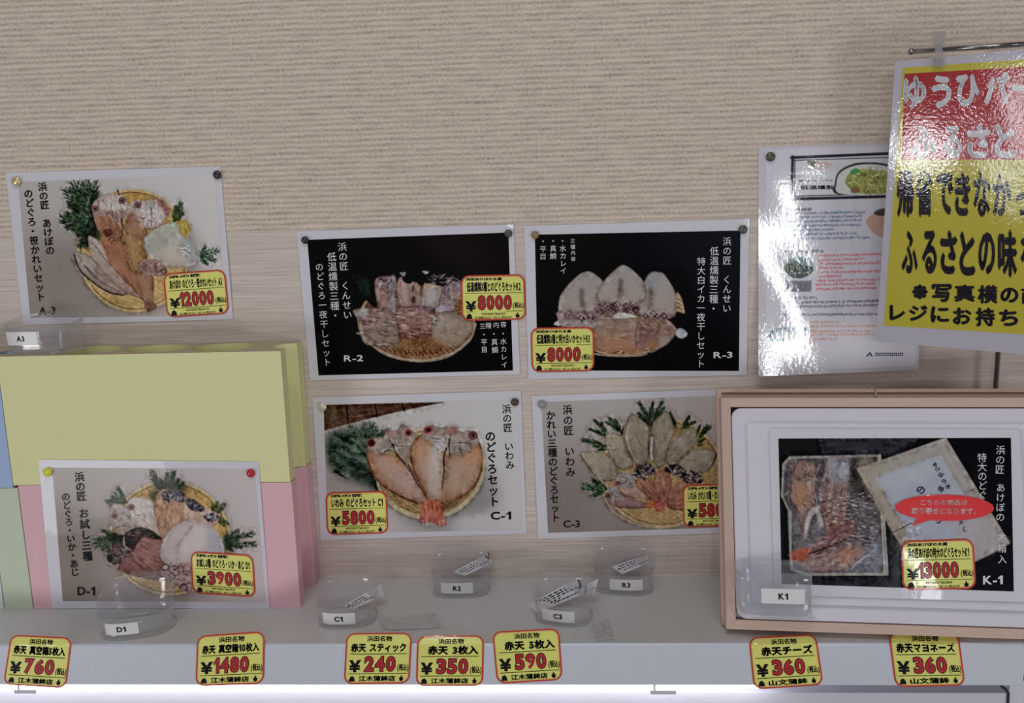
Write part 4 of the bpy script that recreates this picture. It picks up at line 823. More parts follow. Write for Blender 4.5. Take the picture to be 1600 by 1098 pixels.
foam_block('pale yellow foam block with scalloped holes, stacked on the pink foam block', -.7010, -.3175, ZS+.0006, ZT, ('yellow', (192, 174, 132)), False)
foam_block('pink foam block standing on the shelf under the yellow block', -.6945, -.3160, .0002, ZS, ('pink', (196, 142, 150)))
foam_block('pale blue foam block beside the yellow block, stacked on the green block', -1.0745, -.7022, ZS-.003, ZT, ('blue', (128, 144, 172)))
foam_block('pale green foam block standing on the shelf left of the pink block', -.7365, -.6962, .0002, ZS-.0036, ('green', (154, 163, 146)), n_holes=0)
foam_block('pale grey foam block at the far left edge beside the green block', -1.1100, -.7385, .0002, ZS-.0036, ('grey', (176, 184, 192)))

# ------------------------------------------------------------------ posters, tags, pins
PAPER = mat('laminated_paper', alb(164, 163, 171), rough=.4, spec=.25, coat=.3, bump=.00012, bscale=60, var=.01)
PRINT = print_mat('laminated_print', rough=.35, coat=.12, bump=.00008, bscale=70)
def zq(ox, oy, k, pts): return [(ox+x/k, oy+y/k) for x, y in pts]
class Poster:
    def __init__(self, label, paper, plane, wave=.0006, seed=0, name='poster', cat='poster', group=None, nx=24, ny=18, m=PAPER, lift=None):
        self.pl = plane.waved(wave, seed, lift); self.paper = paper; c = np.mean(paper, 0); bot = (np.array(paper[2])+np.array(paper[3]))/2
        self.root = thing(name, label, cat, self.pl.at(bot[0], bot[1], .0009), group)
        fn = lambda s, t, d: self.pl.at(bil(paper, s, t)[..., 0], bil(paper, s, t)[..., 1], d+.0009)
        mb = MB(); sheet(mb, fn, nx, ny, .0005); mb.make('paper', [m], self.root, smooth=False)
    def picture(self, quad, canvas, name='picture', d=.0012, res=1.0, m=None):
        q = np.array(quad, float); nx = int(np.hypot(*(q[1]-q[0]))*res); ny = int(np.hypot(*(q[3]-q[0]))*res)
        S, T = np.meshgrid(np.linspace(0, 1, nx+1), np.linspace(0, 1, ny+1)); p = bil(q, S, T); V = self.pl.at(p[..., 0], p[..., 1], d).reshape(-1, 3)
        i = np.arange(ny)[:, None]*(nx+1)+np.arange(nx)[None]; i = i.ravel(); f = np.stack([i, i+nx+1, i+nx+2, i+1], 1)
        fx = np.clip(p[..., 0].ravel()-canvas.x0-.5, 0, canvas.w-1.001); fy = np.clip(p[..., 1].ravel()-canvas.y0-.5, 0, canvas.h-1.001)
        a, b = fx.astype(int), fy.astype(int); u = (fx-a)[:, None]; v = (fy-b)[:, None]; A = canvas.a
        C = (A[b, a]*(1-u)+A[b, a+1]*u)*(1-v)+(A[b+1, a]*(1-u)+A[b+1, a+1]*u)*v
        C = np.clip((s2l(np.clip(C, 0, 255))-.005)/K, .0012, .92); C = np.concatenate([C, np.ones((len(C), 1))], 1)
        return part(name, V, f, [m or PRINT], self.root, cols=C)
    def letters(self, ox=0, oy=0, k=1.0, d=.0016):
        return Lettering(lambda x, y, z: self.pl.at(ox+x/k, oy+y/k, d+z))
    def write(self, L, mats, name='lettering'): return L.make(name, mats, self.root)

TAG_RED = mat('tag_red', alb(150, 52, 32), rough=.4, spec=.2, coat=.3, bump=.0001, bscale=80, var=.04)
TAG_YEL = mat('tag_yellow', alb(184, 180, 94), rough=.35, coat=.5, bump=.0001, bscale=80, var=.03)
TAG_RIM = mat('tag_cream', alb(190, 156, 100), rough=.35, coat=.5, var=.03)
def price_tag(label, q, at, shop, name, price, foot=None, codes=None, group='yellow price tags', d0=.0022):
    c = np.mean(q, 0); bot = (np.array(q[2])+np.array(q[3]))/2; P = lambda s, t, d: at(bil(q, s, t)[..., 0], bil(q, s, t)[..., 1], d)
    root = thing('price_tag', label, 'price tag', P(np.array(.5), np.array(1.), np.array(d0)), group)
    mb = MB(); asp = np.hypot(q[1][0]-q[0][0], q[1][1]-q[0][1])/np.hypot(q[3][0]-q[0][0], q[3][1]-q[0][1])
    sheet(mb, lambda s, t, d: P(s, t, d0+d), 14, 1, .0005, 0, srange=rr_range(.13, .13*asp))
    def inset(e): return lambda s, t, d: P(e/100+s*(1-2*e/100), e*asp/100+t*(1-2*e*asp/100), d0+d)
    sheet(mb, lambda s, t, d: inset(2.4)(s, t, d+.00025), 14, 1, .0002, 2, srange=rr_range(.115, .115*asp))
    sheet(mb, lambda s, t, d: inset(4.2)(s, t, d+.0004), 14, 1, .0002, 1, srange=rr_range(.10, .10*asp))
    mb.make('card', [TAG_RED, TAG_YEL, TAG_RIM], root)
    fn = lambda x, y, z: P(x/100, y/100, d0+.0007+z)
    L = Lettering(fn); R = Lettering(fn)
    if foot:    # shelf-edge tags
        L.line(shop, (32, 6, 70, 17), .03); L.line(name, (8 if len(name) > 6 else 16, 20, 92, 38), .055); L.rect((7, 41.5), (93, 41.5), 1.2)
        L.line('¥', (6, 53, 25, 77), .05); L.line('(税込)', (80, 61, 97, 77), .04); L.rect((6, 80), (96, 80), 1.2); L.line(foot, (22, 84, 78, 95), .04)
        pb = {3: (29, 45, 78, 77), 4: (25, 45, 78, 77)}[len(price)]; iy = 84, 95
    else:
        L.line(shop, (8, 5.5, 64 if len(shop) > 4 else 60, 12.5), .05); L.line(name, (9, 15, 93, 37), .04); L.rect((6, 40), (95, 40), 1.0)
        L.line('¥', (6, 57, 24, 79), .05); L.line('(税込)', (80, 61, 97, 76), .04); L.rect((7, 80.5), (96, 80.5), 1.0)
        L.line(codes[0], (31, 83.5, 68, 88.5), .01); L.line(codes[1], (20, 91, 78, 96.5), .01)
        pb = (25, 44, 79, 78) if len(price) == 4 else (22, 44, 78, 78); iy = 84, 96
    # two little dark emblems in the bottom corners: a rounded mound and a small plump sprig
    y0, y1 = iy; t = np.linspace(0, math.pi, 12)
    L.poly([(12+4.4*math.cos(a), y1-1.5-(y1-y0-2)*math.sin(a)) for a in t]+[(7, y1), (17, y1)][::1], [tuple(range(12)), (11, 12, 13, 0)])
    L.poly([(87+3.0*math.cos(a), (y0+y1)/2+1.5+4.2*math.sin(a)) for a in np.linspace(0, 2*math.pi, 14, endpoint=False)], [tuple(range(14))]); L.poly([(87, y0-1), (88.6, y0+3), (85.4, y0+3)], [(0, 1, 2)]); L.poly([(82.6, y0+4), (87, y0+6), (86, y0+8)], [(0, 1, 2)]); L.poly([(91.4, y0+4), (87, y0+6), (88, y0+8)], [(0, 1, 2)])
    L.make('lettering', [INK], root)
    R.digits(price, pb, .075, 0); R.lift = .0003; R.digits(price, pb, .030, 1, 1.15, 1.7)
    R.make('price_digits', [MAROON_INK, RED_INK], root)
    return root

def pin(label, px, py, plane, r_px, col, d=.0018, rough=.3, metal=0.0, group=None):
    c = plane.at(px, py, d); n = plane.n; r = r_px*np.linalg.norm(c-CAM)/F
    root = thing('push_pin', label, 'push pin', c, group or 'push pins')
    m = mat('pin_'+'_'.join(map(str, col)), alb(*col), rough=rough, metal=metal, coat=.3)
    mb = MB(); mb.lathe([(r*.72, 0), (r*.95, .0008), (r, .0018), (r*.95, .0030), (r*.72, .0042), (r*.35, .0050), (r*.05, .0052)], c, n, 22); mb.make('head', [m], root, smooth=True)
    mb = MB(); mb.lathe([(.0006, .0), (.0006, -.006), (.0001, -.009)], c, n, 8); mb.make('point', [mat('steel', alb(150, 150, 150), rough=.25, metal=1)], root)

W3 = (3.432, 0, 240)
# --- A-3
def Z(k, ox, oy): return lambda pts: [(ox+x/k, oy+y/k) for x, y in pts]
PA = Poster('fish photo poster marked A-3, pinned on the wall above the yellow foam block', [(8.7, 269.7), (344.4, 259.8), (364.2, 498.7), (36.2, 507.5)], WALL, .0007, 1, group='product posters')
PA.picture([(28.3, 284.3), (335, 272.5), (354.5, 492.5), (47.2, 496.4)], pic_A3())
L = PA.letters(0, 240, 3.432)
L.column('浜の匠　あけぼの', (228, 178), (268, 520), 50, .03); L.column('のどぐろ・笹かれいセット', (152, 215), (218, 768), 50, .03); L.line('A-3', (207, 822, 297, 865), .035, slope=2)
PA.write(L, [INK])
pin('brass push pin in the top left corner of poster A-3', 26.5, 283.5, WALL, 6.2, (176, 158, 120), metal=.6); pin('black push pin in the top right corner of poster A-3', 340.3, 273.2, WALL, 6.2, (40, 38, 42))
price_tag('yellow 12000 yen price tag on the lower right of poster A-3', [(254.5, 427.5), (351.5, 420.3), (358.3, 489.8), (261, 496.3)], PA.pl.at, '浜の匠', 'あけぼの のどぐろ・笹かれいセット A3', '12000', None, ('4970057160278', '仕様2222　仕入先017'))
# --- R-2
PR2 = Poster('black fish photo poster marked R-2, left of the two dark posters on the wall', [(463.3, 361.1), (802, 350.4), (812.7, 584.5), (484.4, 594)], WALL, .0006, 2, group='product posters')
PR2.picture([(480.1, 374.6), (794.3, 363.2), (801.4, 578.7), (497.7, 586.3)], pic_R2())
L = PR2.letters(450, 330, 3.921)
L.column('浜の匠　くんせい', (333, 218), (365, 635), 56); L.column('低温燻製三種・', (268, 280), (290, 640), 58); L.column('のどぐろ一夜干しセット', (192, 342), (240, 925), 52); PR2.write(L, [WHITE_INK], 'title_lettering'); L = PR2.letters(450, 330, 3.921); L.line('R-2', (343, 882, 460, 920), .015, slope=2); PR2.write(L, [WHITE_INK], 'code_lettering'); L = PR2.letters(450, 330, 3.921)
for ch, x, y in zip('三種内容', (1192, 1228, 1275, 1320), (704, 700, 697, 694)): L.centre(ch, x, y, 38)
L.column('・水カレイ', (1318, 750), (1325, 940), 42); L.column('・真鯛', (1262, 752), (1268, 850), 42); L.column('・平目', (1200, 755), (1203, 848), 42)
PR2.write(L, [WHITE_INK], 'contents_lettering')
pin('black push pin in the top left corner of poster R-2', 477.3, 375, WALL, 5.8, (36, 36, 40)); pin('dark olive push pin in the top right corner of poster R-2', 794.6, 364.5, WALL, 6.2, (62, 62, 54))
price_tag('yellow 8000 yen price tag overlapping the right edge of poster R-2', [(719.8, 430.2), (819.8, 428.3), (822, 499.2), (721.5, 501.3)], PR2.pl.at, '浜田あけぼの水産', '低温燻製3種とのどぐろセットR2', '8000', None, ('4970057160421', '仕様2222　仕入先017'))
# --- R-3
PR3 = Poster('black squid photo poster marked R-3, right of the two dark posters on the wall', [(819.1, 353), (1171, 341.5), (1166.5, 585.8), (825.5, 592.2)], WALL, .0006, 3, group='product posters')
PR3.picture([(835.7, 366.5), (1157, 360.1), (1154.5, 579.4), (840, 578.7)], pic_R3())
L = PR3.letters(800, 330, 3.921)
L.column('浜の匠　くんせい', (1318, 185), (1316, 595), 56); L.column('低温燻製三種・', (1240, 245), (1235, 597), 58); L.column('特大白イカ一夜干しセット', (1160, 308), (1156, 935), 54); L.line('R-3', (1235, 862, 1350, 900), .015, slope=2)
PR3.write(L, [WHITE_INK], 'title_lettering'); L = PR3.letters(800, 330, 3.921)
L.column('三種内容', (372, 182), (375, 292), 30); L.column('・水カレイ', (310, 183), (315, 365), 42); L.column('・真鯛', (252, 183), (252, 275), 42); L.column('・平目', (190, 185), (190, 278), 42)
PR3.write(L, [WHITE_INK], 'contents_lettering')
pin('brown push pin in the top left corner of poster R-3', 836, 367, WALL, 6.2, (112, 94, 72)); pin('dark grey push pin in the top right corner of poster R-3', 1160.5, 358.5, WALL, 6.6, (66, 66, 66))
price_tag('yellow 8000 yen price tag on the lower left corner of poster R-3', [(829, 512), (928.3, 510.3), (928.6, 579.8), (830.8, 581.6)], PR3.pl.at, '浜田あけぼの水産', '低温燻製3種と特大白いかセットR3', '8000', None, ('4970057160476', '仕様2222　仕入先017'))
# --- C-1
PC1 = Poster('poster marked C-1 showing two opened red fish, below poster R-2', [(488.5, 620.8), (813.9, 610), (822.9, 833.3), (501.3, 844)], WALL, .0006, 4, group='product posters')
PC1.picture([(505.5, 632.6), (808.5, 623.5), (816.5, 827.5), (512.6, 833.3)], pic_C1())
L = PC1.letters(470, 600, 4.222)
L.column('浜の匠　いわみ', (1358, 165), (1380, 535), 62, .015); L.column('のどぐろセット', (1250, 345), (1275, 775), 72, .03); L.line('C-1', (1252, 842, 1388, 895), .03, slope=2)
PC1.write(L, [INK])
pin('pale metal push pin in the top left corner of poster C-1', 504, 635, WALL, 7, (172, 168, 158), metal=.4); pin('dark brown push pin in the top right corner of poster C-1', 804.5, 627.5, WALL, 6.4, (62, 44, 42))
price_tag('yellow 5800 yen price tag on the lower left corner of poster C-1', [(508.3, 769), (604.2, 766.6), (606.8, 833), (511, 836)], PC1.pl.at, '浜の匠', 'いわみ のどぐろセット C1', '5800', None, ('4970057160261', '仕様2222　仕入先017'))
# --- C-3
PC3 = Poster('poster marked C-3 with fanned pale flatfish, partly hidden by the wooden box', [(831, 618.3), (1172, 606), (1180, 831), (840.9, 842)], WALL, .0006, 5, group='product posters')
PC3.picture([(845.8, 628), (1158, 617), (1166, 823), (856.4, 832.2)], pic_C3())
L = PC3.letters(820, 590, 4.067)
L.column('浜の匠　いわみ', (272, 205), (290, 600), 64, .02); L.column('かれい三種のどぐろセット', (165, 240), (195, 890), 60, .025); L.line('C-3', (245, 906, 350, 952), .02, slope=1)
PC3.write(L, [INK])
pin('grey push pin in the top left corner of poster C-3', 846.5, 631, WALL, 6.6, (112, 112, 112))
price_tag('yellow 5800 yen price tag on poster C-3, cut off by the wooden box', [(1066.3, 757.5), (1161, 755), (1166, 821), (1067.5, 824)], PC3.pl.at, '浜の匠', 'いわみ かれい3種・のどぐろセット C3', '5800', None, ('4970057160285', '仕様2222　仕入先017'))
# --- D-1 on the foam blocks
PD1 = Poster('fish photo poster marked D-1, pinned to the yellow and pink foam blocks', [(60, 718), (404, 721), (421.3, 950.3), (81, 950.3)], FPL, .0004, 6, group='product posters')
PD1.picture([(81.7, 730.8), (397, 732.6), (415.2, 940), (98, 939)], pic_D1())
L = PD1.letters(40, 700, 2.7587)
L.column('浜の匠', (232, 125), (240, 208), 44, .03); L.column('お試し三種', (250, 282), (267, 466), 44, .03); L.column('のどぐろ・いか・あじ', (173, 210), (212, 535), 38, .03); L.line('D-1', (223, 597, 300, 634), .035, slope=0)
PD1.write(L, [INK])
pin('yellow green push pin in the top left corner of poster D-1', 75.5, 737, FPL, 6.2, (172, 170, 52)); pin('dark red push pin in the top right corner of poster D-1', 392.5, 738.5, FPL, 6.4, (142, 28, 44))
price_tag('yellow 3900 yen price tag on the lower right of poster D-1', [(297.3, 861), (395.5, 866.4), (399.6, 933), (300.6, 926.3)], PD1.pl.at, '浜の匠', 'お試し3種 のどぐろ・いか・あじ D1', '3900', None, ('4970057160193', '仕様2222　仕入先017'))

# ------------------------------------------------------------------ price tags along the shelf edge
def edge_at(slope_deg):
    b = math.radians(slope_deg); TL = Plane((0, -SHELF_D, 0), (0, -math.sin(b), math.cos(b)))
    def at(px, py, d=0.0):
        px, py = np.broadcast_arrays(np.asarray(px, float), np.asarray(py, float)); d = np.broadcast_to(np.asarray(d, float), px.shape)
        a = LIP.at(px, py, d); b_ = TL.at(px, py, d); return np.where((a[..., 2] > 0)[..., None], b_, a)
    return at
for (lb, q, nm, pr, ft, sl) in (
    ('yellow 760 yen price tag on the shelf edge below the green foam block', [(16.9, 991), (112.5, 995.8), (103, 1075), (4.8, 1069)], '赤天 真空箱5枚入', '760', '江木蒲鉾店', 70),
    ('yellow 1480 yen price tag on the shelf edge right of the D1 cup', [(308, 993), (414, 985.3), (412.5, 1068), (305.3, 1072)], '赤天 真空箱10枚入', '1480', '江木蒲鉾店', 70),
    ('yellow 240 yen price tag on the shelf edge below the C1 cup', [(541.2, 988.7), (644, 988), (639.7, 1067.5), (537, 1068.8)], '赤天 スティック', '240', '江木蒲鉾店', 70),
    ('yellow 350 yen price tag on the shelf edge between the 240 and 590 yen tags', [(652, 993), (756.5, 992), (754.7, 1071.5), (649.7, 1072)], '赤天 3枚入', '350', '江木蒲鉾店', 70),
    ('yellow 590 yen price tag on the shelf edge below the C3 cup', [(768.7, 986.5), (873.7, 981), (879, 1062), (776.6, 1068.3)], '赤天　5枚入', '590', '江木蒲鉾店', 60),
    ('yellow 360 yen shelf tag fully visible below the left end of the wooden box', [(1169.4, 995.3), (1275, 990), (1287, 1070), (1178, 1077)], '赤天チーズ', '360', '山文蒲鉾', 25),
    ('yellow 360 yen shelf tag with its top tucked under the wooden box', [(1388, 987), (1497.6, 987), (1508.6, 1071), (1399, 1073.5)], '赤天マヨネーズ', '360', '山文蒲鉾', 15)):
    price_tag(lb, q, edge_at(sl), '浜田名物', nm, pr, ft, group='yellow price tags along the shelf edge', d0=.0008)

# ------------------------------------------------------------------ clear plastic cups with labels, and the order slips in them
CLEAR = clear_mat('clear_plastic', (.965, .965, .975), .085, .1)
LABEL = mat('white_label', alb(172, 171, 174), rough=.45, coat=.2, var=.01)
def cup(label, base, yaw, text, a=.040, b=.031, h1=.027, h2=.050, lx=0.0, lz=.004, lw=.044, lh=.0165, ax=None, e=2.8, flare=.1):
    """scoop-shaped cup: low front, high back; base is the point under its front"""
    if ax is None: X = np.array([math.cos(yaw), math.sin(yaw), 0]); U = np.array([0, 0, 1.0])
    else: X, U = np.array(ax[0]), np.array(ax[1])
    Y = np.cross(U, X); ctr = np.asarray(base)+Y*b*.98
    root = thing('plastic_cup', label, 'cup', ctr, 'clear plastic cups')
    w = lambda x, y, z: ctr+np.multiply.outer(x, X)+np.multiply.outer(y, Y)+np.multiply.outer(z, U)
    n = 56; ph = np.linspace(0, 2*math.pi, n, endpoint=False); sg = lambda v: np.sign(v)*np.abs(v)**(2/e)
    ox, oy = sg(np.cos(ph)), sg(np.sin(ph)); H = h1+(h2-h1)*np.clip(.5+.62*np.sin(ph), 0, 1)**1.3
    V = []; rings = []
    def ring(sc, z, off=0.0): rings.append(len(V)); V.extend(w(ox*(a*sc-off), oy*(b*sc-off), np.broadcast_to(z, n)+0.0))
    s0 = 1-flare
    ring(s0*.90, .0002); ring(s0*1.09, .0002); ring(s0*1.09, .0018); ring(s0*1.0, .0030)
    for k in range(1, 7): ring(s0+flare*k/6, .003+(H-.003)*k/6)
    ring(1.035, H+.0006); ring(1.03, H+.0016); ring(1.0, H+.0010, .0012)
    for k in range(5, 0, -1): ring(s0+flare*k/6, .003+(H-.003)*k/6, .0012)
    ring(s0*.9, .0032, .0012)
    Fs = [tuple(range(n))[::-1], tuple(range(rings[-1], rings[-1]+n))]
    for r0, r1 in zip(rings, rings[1:]):
        for k in range(n): Fs.append((r0+k, r0+(k+1) % n, r1+(k+1) % n, r1+k))
    part('body', V, Fs, [CLEAR], root, smooth=True)
    def surf(x, z, d):       # front surface at lateral x, height z
        x = np.asarray(x, float); z = np.asarray(z, float); sc = s0+flare*np.clip((z-.003)/(h1-.003), 0, 1)
        y = -b*sc*(1-np.clip(np.abs(x)/(a*sc), 0, .999)**e)**(1/e)
        return w2(x, y-d, z)
    def w2(x, y, z): return ctr+x[..., None]*X+y[..., None]*Y+z[..., None]*U
    fn = lambda s, t, d: surf(lx+(s-.5)*lw, lz+lh*(1-t), .0006+d)
    mb = MB(); sheet(mb, fn, 14, 2, .0003); lab = mb.make('label', [LABEL], root)
    L = Lettering(lambda x, y, z: surf(lx+x/1000, lz+lh/2-y/1000, .0009+z)); L.line(text, (-5.6, -3.6, 5.6, 3.8), .035); L.make('lettering', [INK], lab)
    return root, ctr, X, Y, U
cup('clear plastic cup labelled A3 standing on top of the yellow foam block', Plane((0, 0, ZT), (0, 0, 1)).at(47, 556.5)+np.array([0, .002, .0004]), .0, 'A3', a=.0475, b=.036, h1=.036, h2=.050, lx=-.0115, lz=.014, lw=.046, lh=.018, flare=.06)
cup('clear plastic cup labelled D1 in front of poster D-1', TOP.at(208, 999), math.radians(14), 'D1', a=.0465, b=.034, h1=.029, h2=.060, lx=-.013, lz=.007, lw=.041)
SLIP = mat('slip_paper', alb(165, 163, 168), rough=.6, var=.02)
def slip(label, quad, plane, rows, fold=None):
    P = lambda s, t, d: plane.at(bil(quad, s, t)[..., 0], bil(quad, s, t)[..., 1], d+.0012*np.sin(s*5.0))
    root = thing('order_slip', label, 'paper slip', P(np.array(.5), np.array(1.), np.array(0.)), 'paper order slips in the cups')
    mb = MB(); sheet(mb, P, 12, 3, .0002); mb.make('paper', [SLIP], root)
    L = Lettering(lambda x, y, z: P(x/100, y/100, .0004+z)); rnd = random.Random(int(quad[0][0]))
    for y, x0, x1, w_ in rows:
        x = x0
        while x < x1: l = rnd.uniform(3, 9); L.rect((x, y), (min(x+l, x1), y), w_); x += l+rnd.uniform(1.5, 5)
    for f_ in fold or []: L.rect(*f_)
    L.make('printing', [INK], root)
base = TOP.at(537, 983); _, c, *_r = cup('clear plastic cup labelled C1, holding one paper slip', base, math.radians(3), 'C1', a=.0395, b=.031, h1=.027, h2=.048, lx=-.006, lz=.006, lw=.043)
PC = Plane(c+np.array([0, .004, 0]), (.1, -.75, .66)); slip('printed paper slip lying in the C1 cup', [(537, 946), (594, 912), (600, 930), (551, 952)], PC, [(22, 5, 50, 9), (45, 0, 56, 9), (68, 8, 70, 8)])
base = TOP.at(719, 935); _, c, *_r = cup('clear plastic cup labelled R2, close to the wall', base, math.radians(2), 'R2', a=.0415, b=.026, h1=.028, h2=.055, lx=-.004, lz=.007, lw=.045)
PC = Plane(c+np.array([0, .002, 0]), (.1, -.85, .5)); slip('printed paper slip with a pen tick standing in the R2 cup', [(709, 893), (764, 863), (769, 879), (727, 899)], PC, [(22, 8, 60, 9), (45, 6, 62, 9), (68, 14, 96, 8)], [((88, 6), (95, 60), 5), ((98, 0), (95, 60), 5)])
base = TOP.at(874, 979); _, c, *_r = cup('clear plastic cup labelled C3, holding two paper slips', base, math.radians(-12), 'C3', a=.0385, b=.031, h1=.026, h2=.046, lx=-.002, lz=.0055, lw=.043)
PC = Plane(c+np.array([0, .004, 0]), (.1, -.75, .66)); slip('wide printed paper slip with a pen tick lying in the C3 cup', [(827, 943), (905, 902), (912, 927), (838, 958)], PC, [(16, 18, 70, 8), (32, 24, 76, 8), (48, 30, 92, 7), (66, 34, 58, 10), (80, 40, 98, 7)], [((97, 4), (99, 60), 4), ((95, 66), (99.5, 20), 4)])
slip('narrow folded paper slip sticking out at the right of the C3 cup', [(915, 913), (935, 904), (929, 927), (914, 930)], PC.shift(.0008), [(58, 6, 90, 7)], [((4, 10), (2, 90), 6)])
base = TOP.at(974, 931); _, c, *_r = cup('clear plastic cup labelled R3, close to the wall', base, math.radians(-6), 'R3', a=.0425, b=.026, h1=.028, h2=.058, lx=.004, lz=.008, lw=.045)
PC = Plane(c+np.array([0, .002, 0]), (.1, -.85, .5)); slip('printed paper slip standing in the R3 cup', [(956, 885), (1012, 866), (1014, 879), (972, 897)], PC, [(20, 14, 62, 10), (44, 6, 64, 10), (68, 18, 98, 8)])

# clear tape left on the shelf
TAPE = clear_mat('clear_tape', (.97, .97, .98), .42, .06)  # white diffuse share stands in for the tape's bright reflections
def tape(label, quad, seed):
    rnd = np.random.RandomState(seed); B = rnd.rand(7, 11)*.0022
    def fn(s, t, d):
        p = bil(quad, s, t); i = np.clip((t*6).round().astype(int), 0, 6); j = np.clip((s*10).round().astype(int), 0, 10)
        return TOP.at(p[..., 0], p[..., 1], .0006+B[i, j]+d)
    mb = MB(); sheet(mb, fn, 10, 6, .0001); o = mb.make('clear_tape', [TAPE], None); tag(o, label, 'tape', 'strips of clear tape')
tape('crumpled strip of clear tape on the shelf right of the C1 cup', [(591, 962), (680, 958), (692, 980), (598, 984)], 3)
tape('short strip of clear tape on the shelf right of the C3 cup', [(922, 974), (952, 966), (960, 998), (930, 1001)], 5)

# ------------------------------------------------------------------ flyer on the wall
def pic_F():
    c = Canvas(1184, 214, 1456, 592, [(170, 168, 178)]*4).fr(1180, 220, 6.1); W_ = (170, 168, 178)
    bars = [((345, 160), (1640, 105), 26), ((345, 555), (1640, 520), 26), ((358, 150), (345, 560), 26), ((372, 186), (1640, 146), 7), ((372, 528), (1640, 492), 8), ((380, 180), (374, 530), 8)]
    c.fill([(385, 190), (1640, 150), (1640, 490), (378, 525)], (170, 170, 176), n=5, ns=10, sm=False)
    for a, b, w in bars: c.stroke([a, b], w, (30, 30, 38))
    c.fill([(490, 195), (600, 190), (740, 230), (620, 270), (540, 290), (520, 230)], (152, 138, 132), soft=2, n=14); c.fill([(490, 195), (570, 192), (560, 245), (520, 220)], (70, 72, 66), n=14)
    c.fill([(760, 400), (800, 290), (930, 220), (1080, 205), (1240, 220), (1400, 290), (1440, 400), (1400, 500), (800, 512)], (40, 42, 42), n=4); c.fill([(775, 400), (815, 300), (940, 238), (1080, 222), (1240, 238), (1380, 300), (1420, 400), (1380, 502), (830, 508)], (172, 176, 172), n=6)
    P = [(860, 390), (900, 310), (1010, 270), (1140, 280), (1260, 290), (1340, 380), (1300, 490), (1030, 505), (920, 470)]
    c.fill(P, (128, 130, 76), n=26, ns=4); c.speck(P, 150, [(190, 186, 116), (84, 96, 48), (160, 152, 84), (70, 62, 40), (196, 196, 140), (104, 128, 62)], 46, 13, 20, 80, .75); c.fill([(905, 290), (960, 262), (1000, 290), (930, 320)], (56, 120, 72), n=16); c.fill([(910, 460), (960, 430), (1000, 480), (930, 500)], (110, 86, 62), n=14)
    def text(rows, col, h=2.6):
        for x0, y0, x1, sl in rows:
            x = x0
            while x < x1:
                w = c.rnd.uniform(1.6, 3.4); y = y0-sl*(x-x0)
                for _ in range(c.rnd.randint(2, 4)):
                    a = c.rnd.choice([0, 90, 0, 60]); q = (x+c.rnd.uniform(0, w), y+c.rnd.uniform(-h/2, h/2)); l = c.rnd.uniform(.8, 1.6); r = math.radians(a); c.stroke([(q[0]-l*math.cos(r), q[1]-l*math.sin(r)), (q[0]+l*math.cos(r), q[1]+l*math.sin(r))], .9, col, al=.75)
                x += w+.7 if c.rnd.random() > .06 else 5
    c.fr(0, 0, 1)
    text([(1224, 327.5, 1269, .02)], (36, 34, 42), 3.6)
    text([(1224, 333.8, 1350, .02), (1224, 340, 1345, .02), (1224, 346.5, 1346, .02), (1224, 353.3, 1344, .02), (1224, 360, 1300, .02), (1224, 366.6, 1338, .02), (1224, 373.4, 1358, .02), (1224, 379.6, 1233, .02)], (76, 92, 116))
    text([(1224, 393.5, 1285, .02)], (44, 42, 50), 3.2)
    text([(1279, 399.5, 1400, .03), (1278, 406.5, 1350, .03), (1278, 412.5, 1398, .02), (1278, 418.6, 1315, .02), (1278, 425.5, 1400, .02), (1278, 432, 1314, .02), (1278, 438.5, 1400, .02), (1273, 444.6, 1366, .02), (1275, 451.5, 1368, .02)], (166, 72, 80))
    text([(1224, 465, 1276, .0)], (60, 58, 66), 3.2); text([(1222, 473, 1400, .02), (1222, 479.5, 1400, .02), (1222, 492, 1400, .01)], (70, 62, 84)); text([(1264, 503, 1312, .0), (1264, 510, 1400, .01), (1264, 517, 1400, .0), (1264, 523, 1400, .01), (1264, 529.5, 1306, .0)], (160, 118, 100))
    c.fr(1180, 220, 6.1); c.fill([(1060, 790), (1090, 720), (1230, 660), (1420, 720), (1440, 860), (1330, 920), (1160, 900)], (160, 132, 120), n=8); c.fill([(1130, 690), (1190, 650), (1300, 640), (1310, 690), (1200, 715)], (60, 56, 58), n=8)
    c.fr(1180, 380, 4.993); c.ell(340, 188, 114, 86, (100, 116, 122), n=10); c.fill([(228, 190), (300, 160), (370, 170), (452, 190), (430, 240), (340, 274), (260, 250)], (62, 70, 66), n=16, ns=4); c.fill([(240, 160), (330, 150), (340, 200), (240, 200)], (52, 60, 44), soft=2, n=14); c.stroke([(250, 236), (430, 230)], 8, (120, 126, 120), al=.7)
    c.fill([(232, 290), (440, 292), (436, 378), (232, 378)], (98, 98, 110), n=26, ns=4, sm=False)
    c.fill([(120, 690), (200, 660), (390, 650), (385, 700), (300, 750), (120, 765)], (72, 92, 108), n=30, ns=5); c.fill([(160, 690), (250, 670), (290, 730), (180, 740)], (150, 150, 152), soft=2, n=16)
    return c
FL = Poster('white flyer with a framed salad photo and small print, beside the big sign', [(1185, 229.8), (1444, 221), (1435, 577.5), (1185, 588)], WALL, .0003, 9, name='flyer', cat='flyer', nx=24, ny=30, lift=(.016, 330, 258), m=mat('glossy_sheet', alb(158, 155, 164), rough=.3, coat=.9, bump=.00007, bscale=200, var=.01, coat_rough=.06))
FL.picture([(1196, 234), (1440, 226), (1431, 572), (1196, 580)], pic_F(), res=1.6, m=print_mat('glossy_print', rough=.3, coat=.9, bump=.00007, bscale=200))
L = FL.letters(1180, 220, 6.1); L.line('低温燻製', (430, 424, 752, 464), .02, slope=2); L.line('・鯛・水カレイ・平目', (396, 372, 734, 388), .0, slope=3); FL.write(L, [INK])
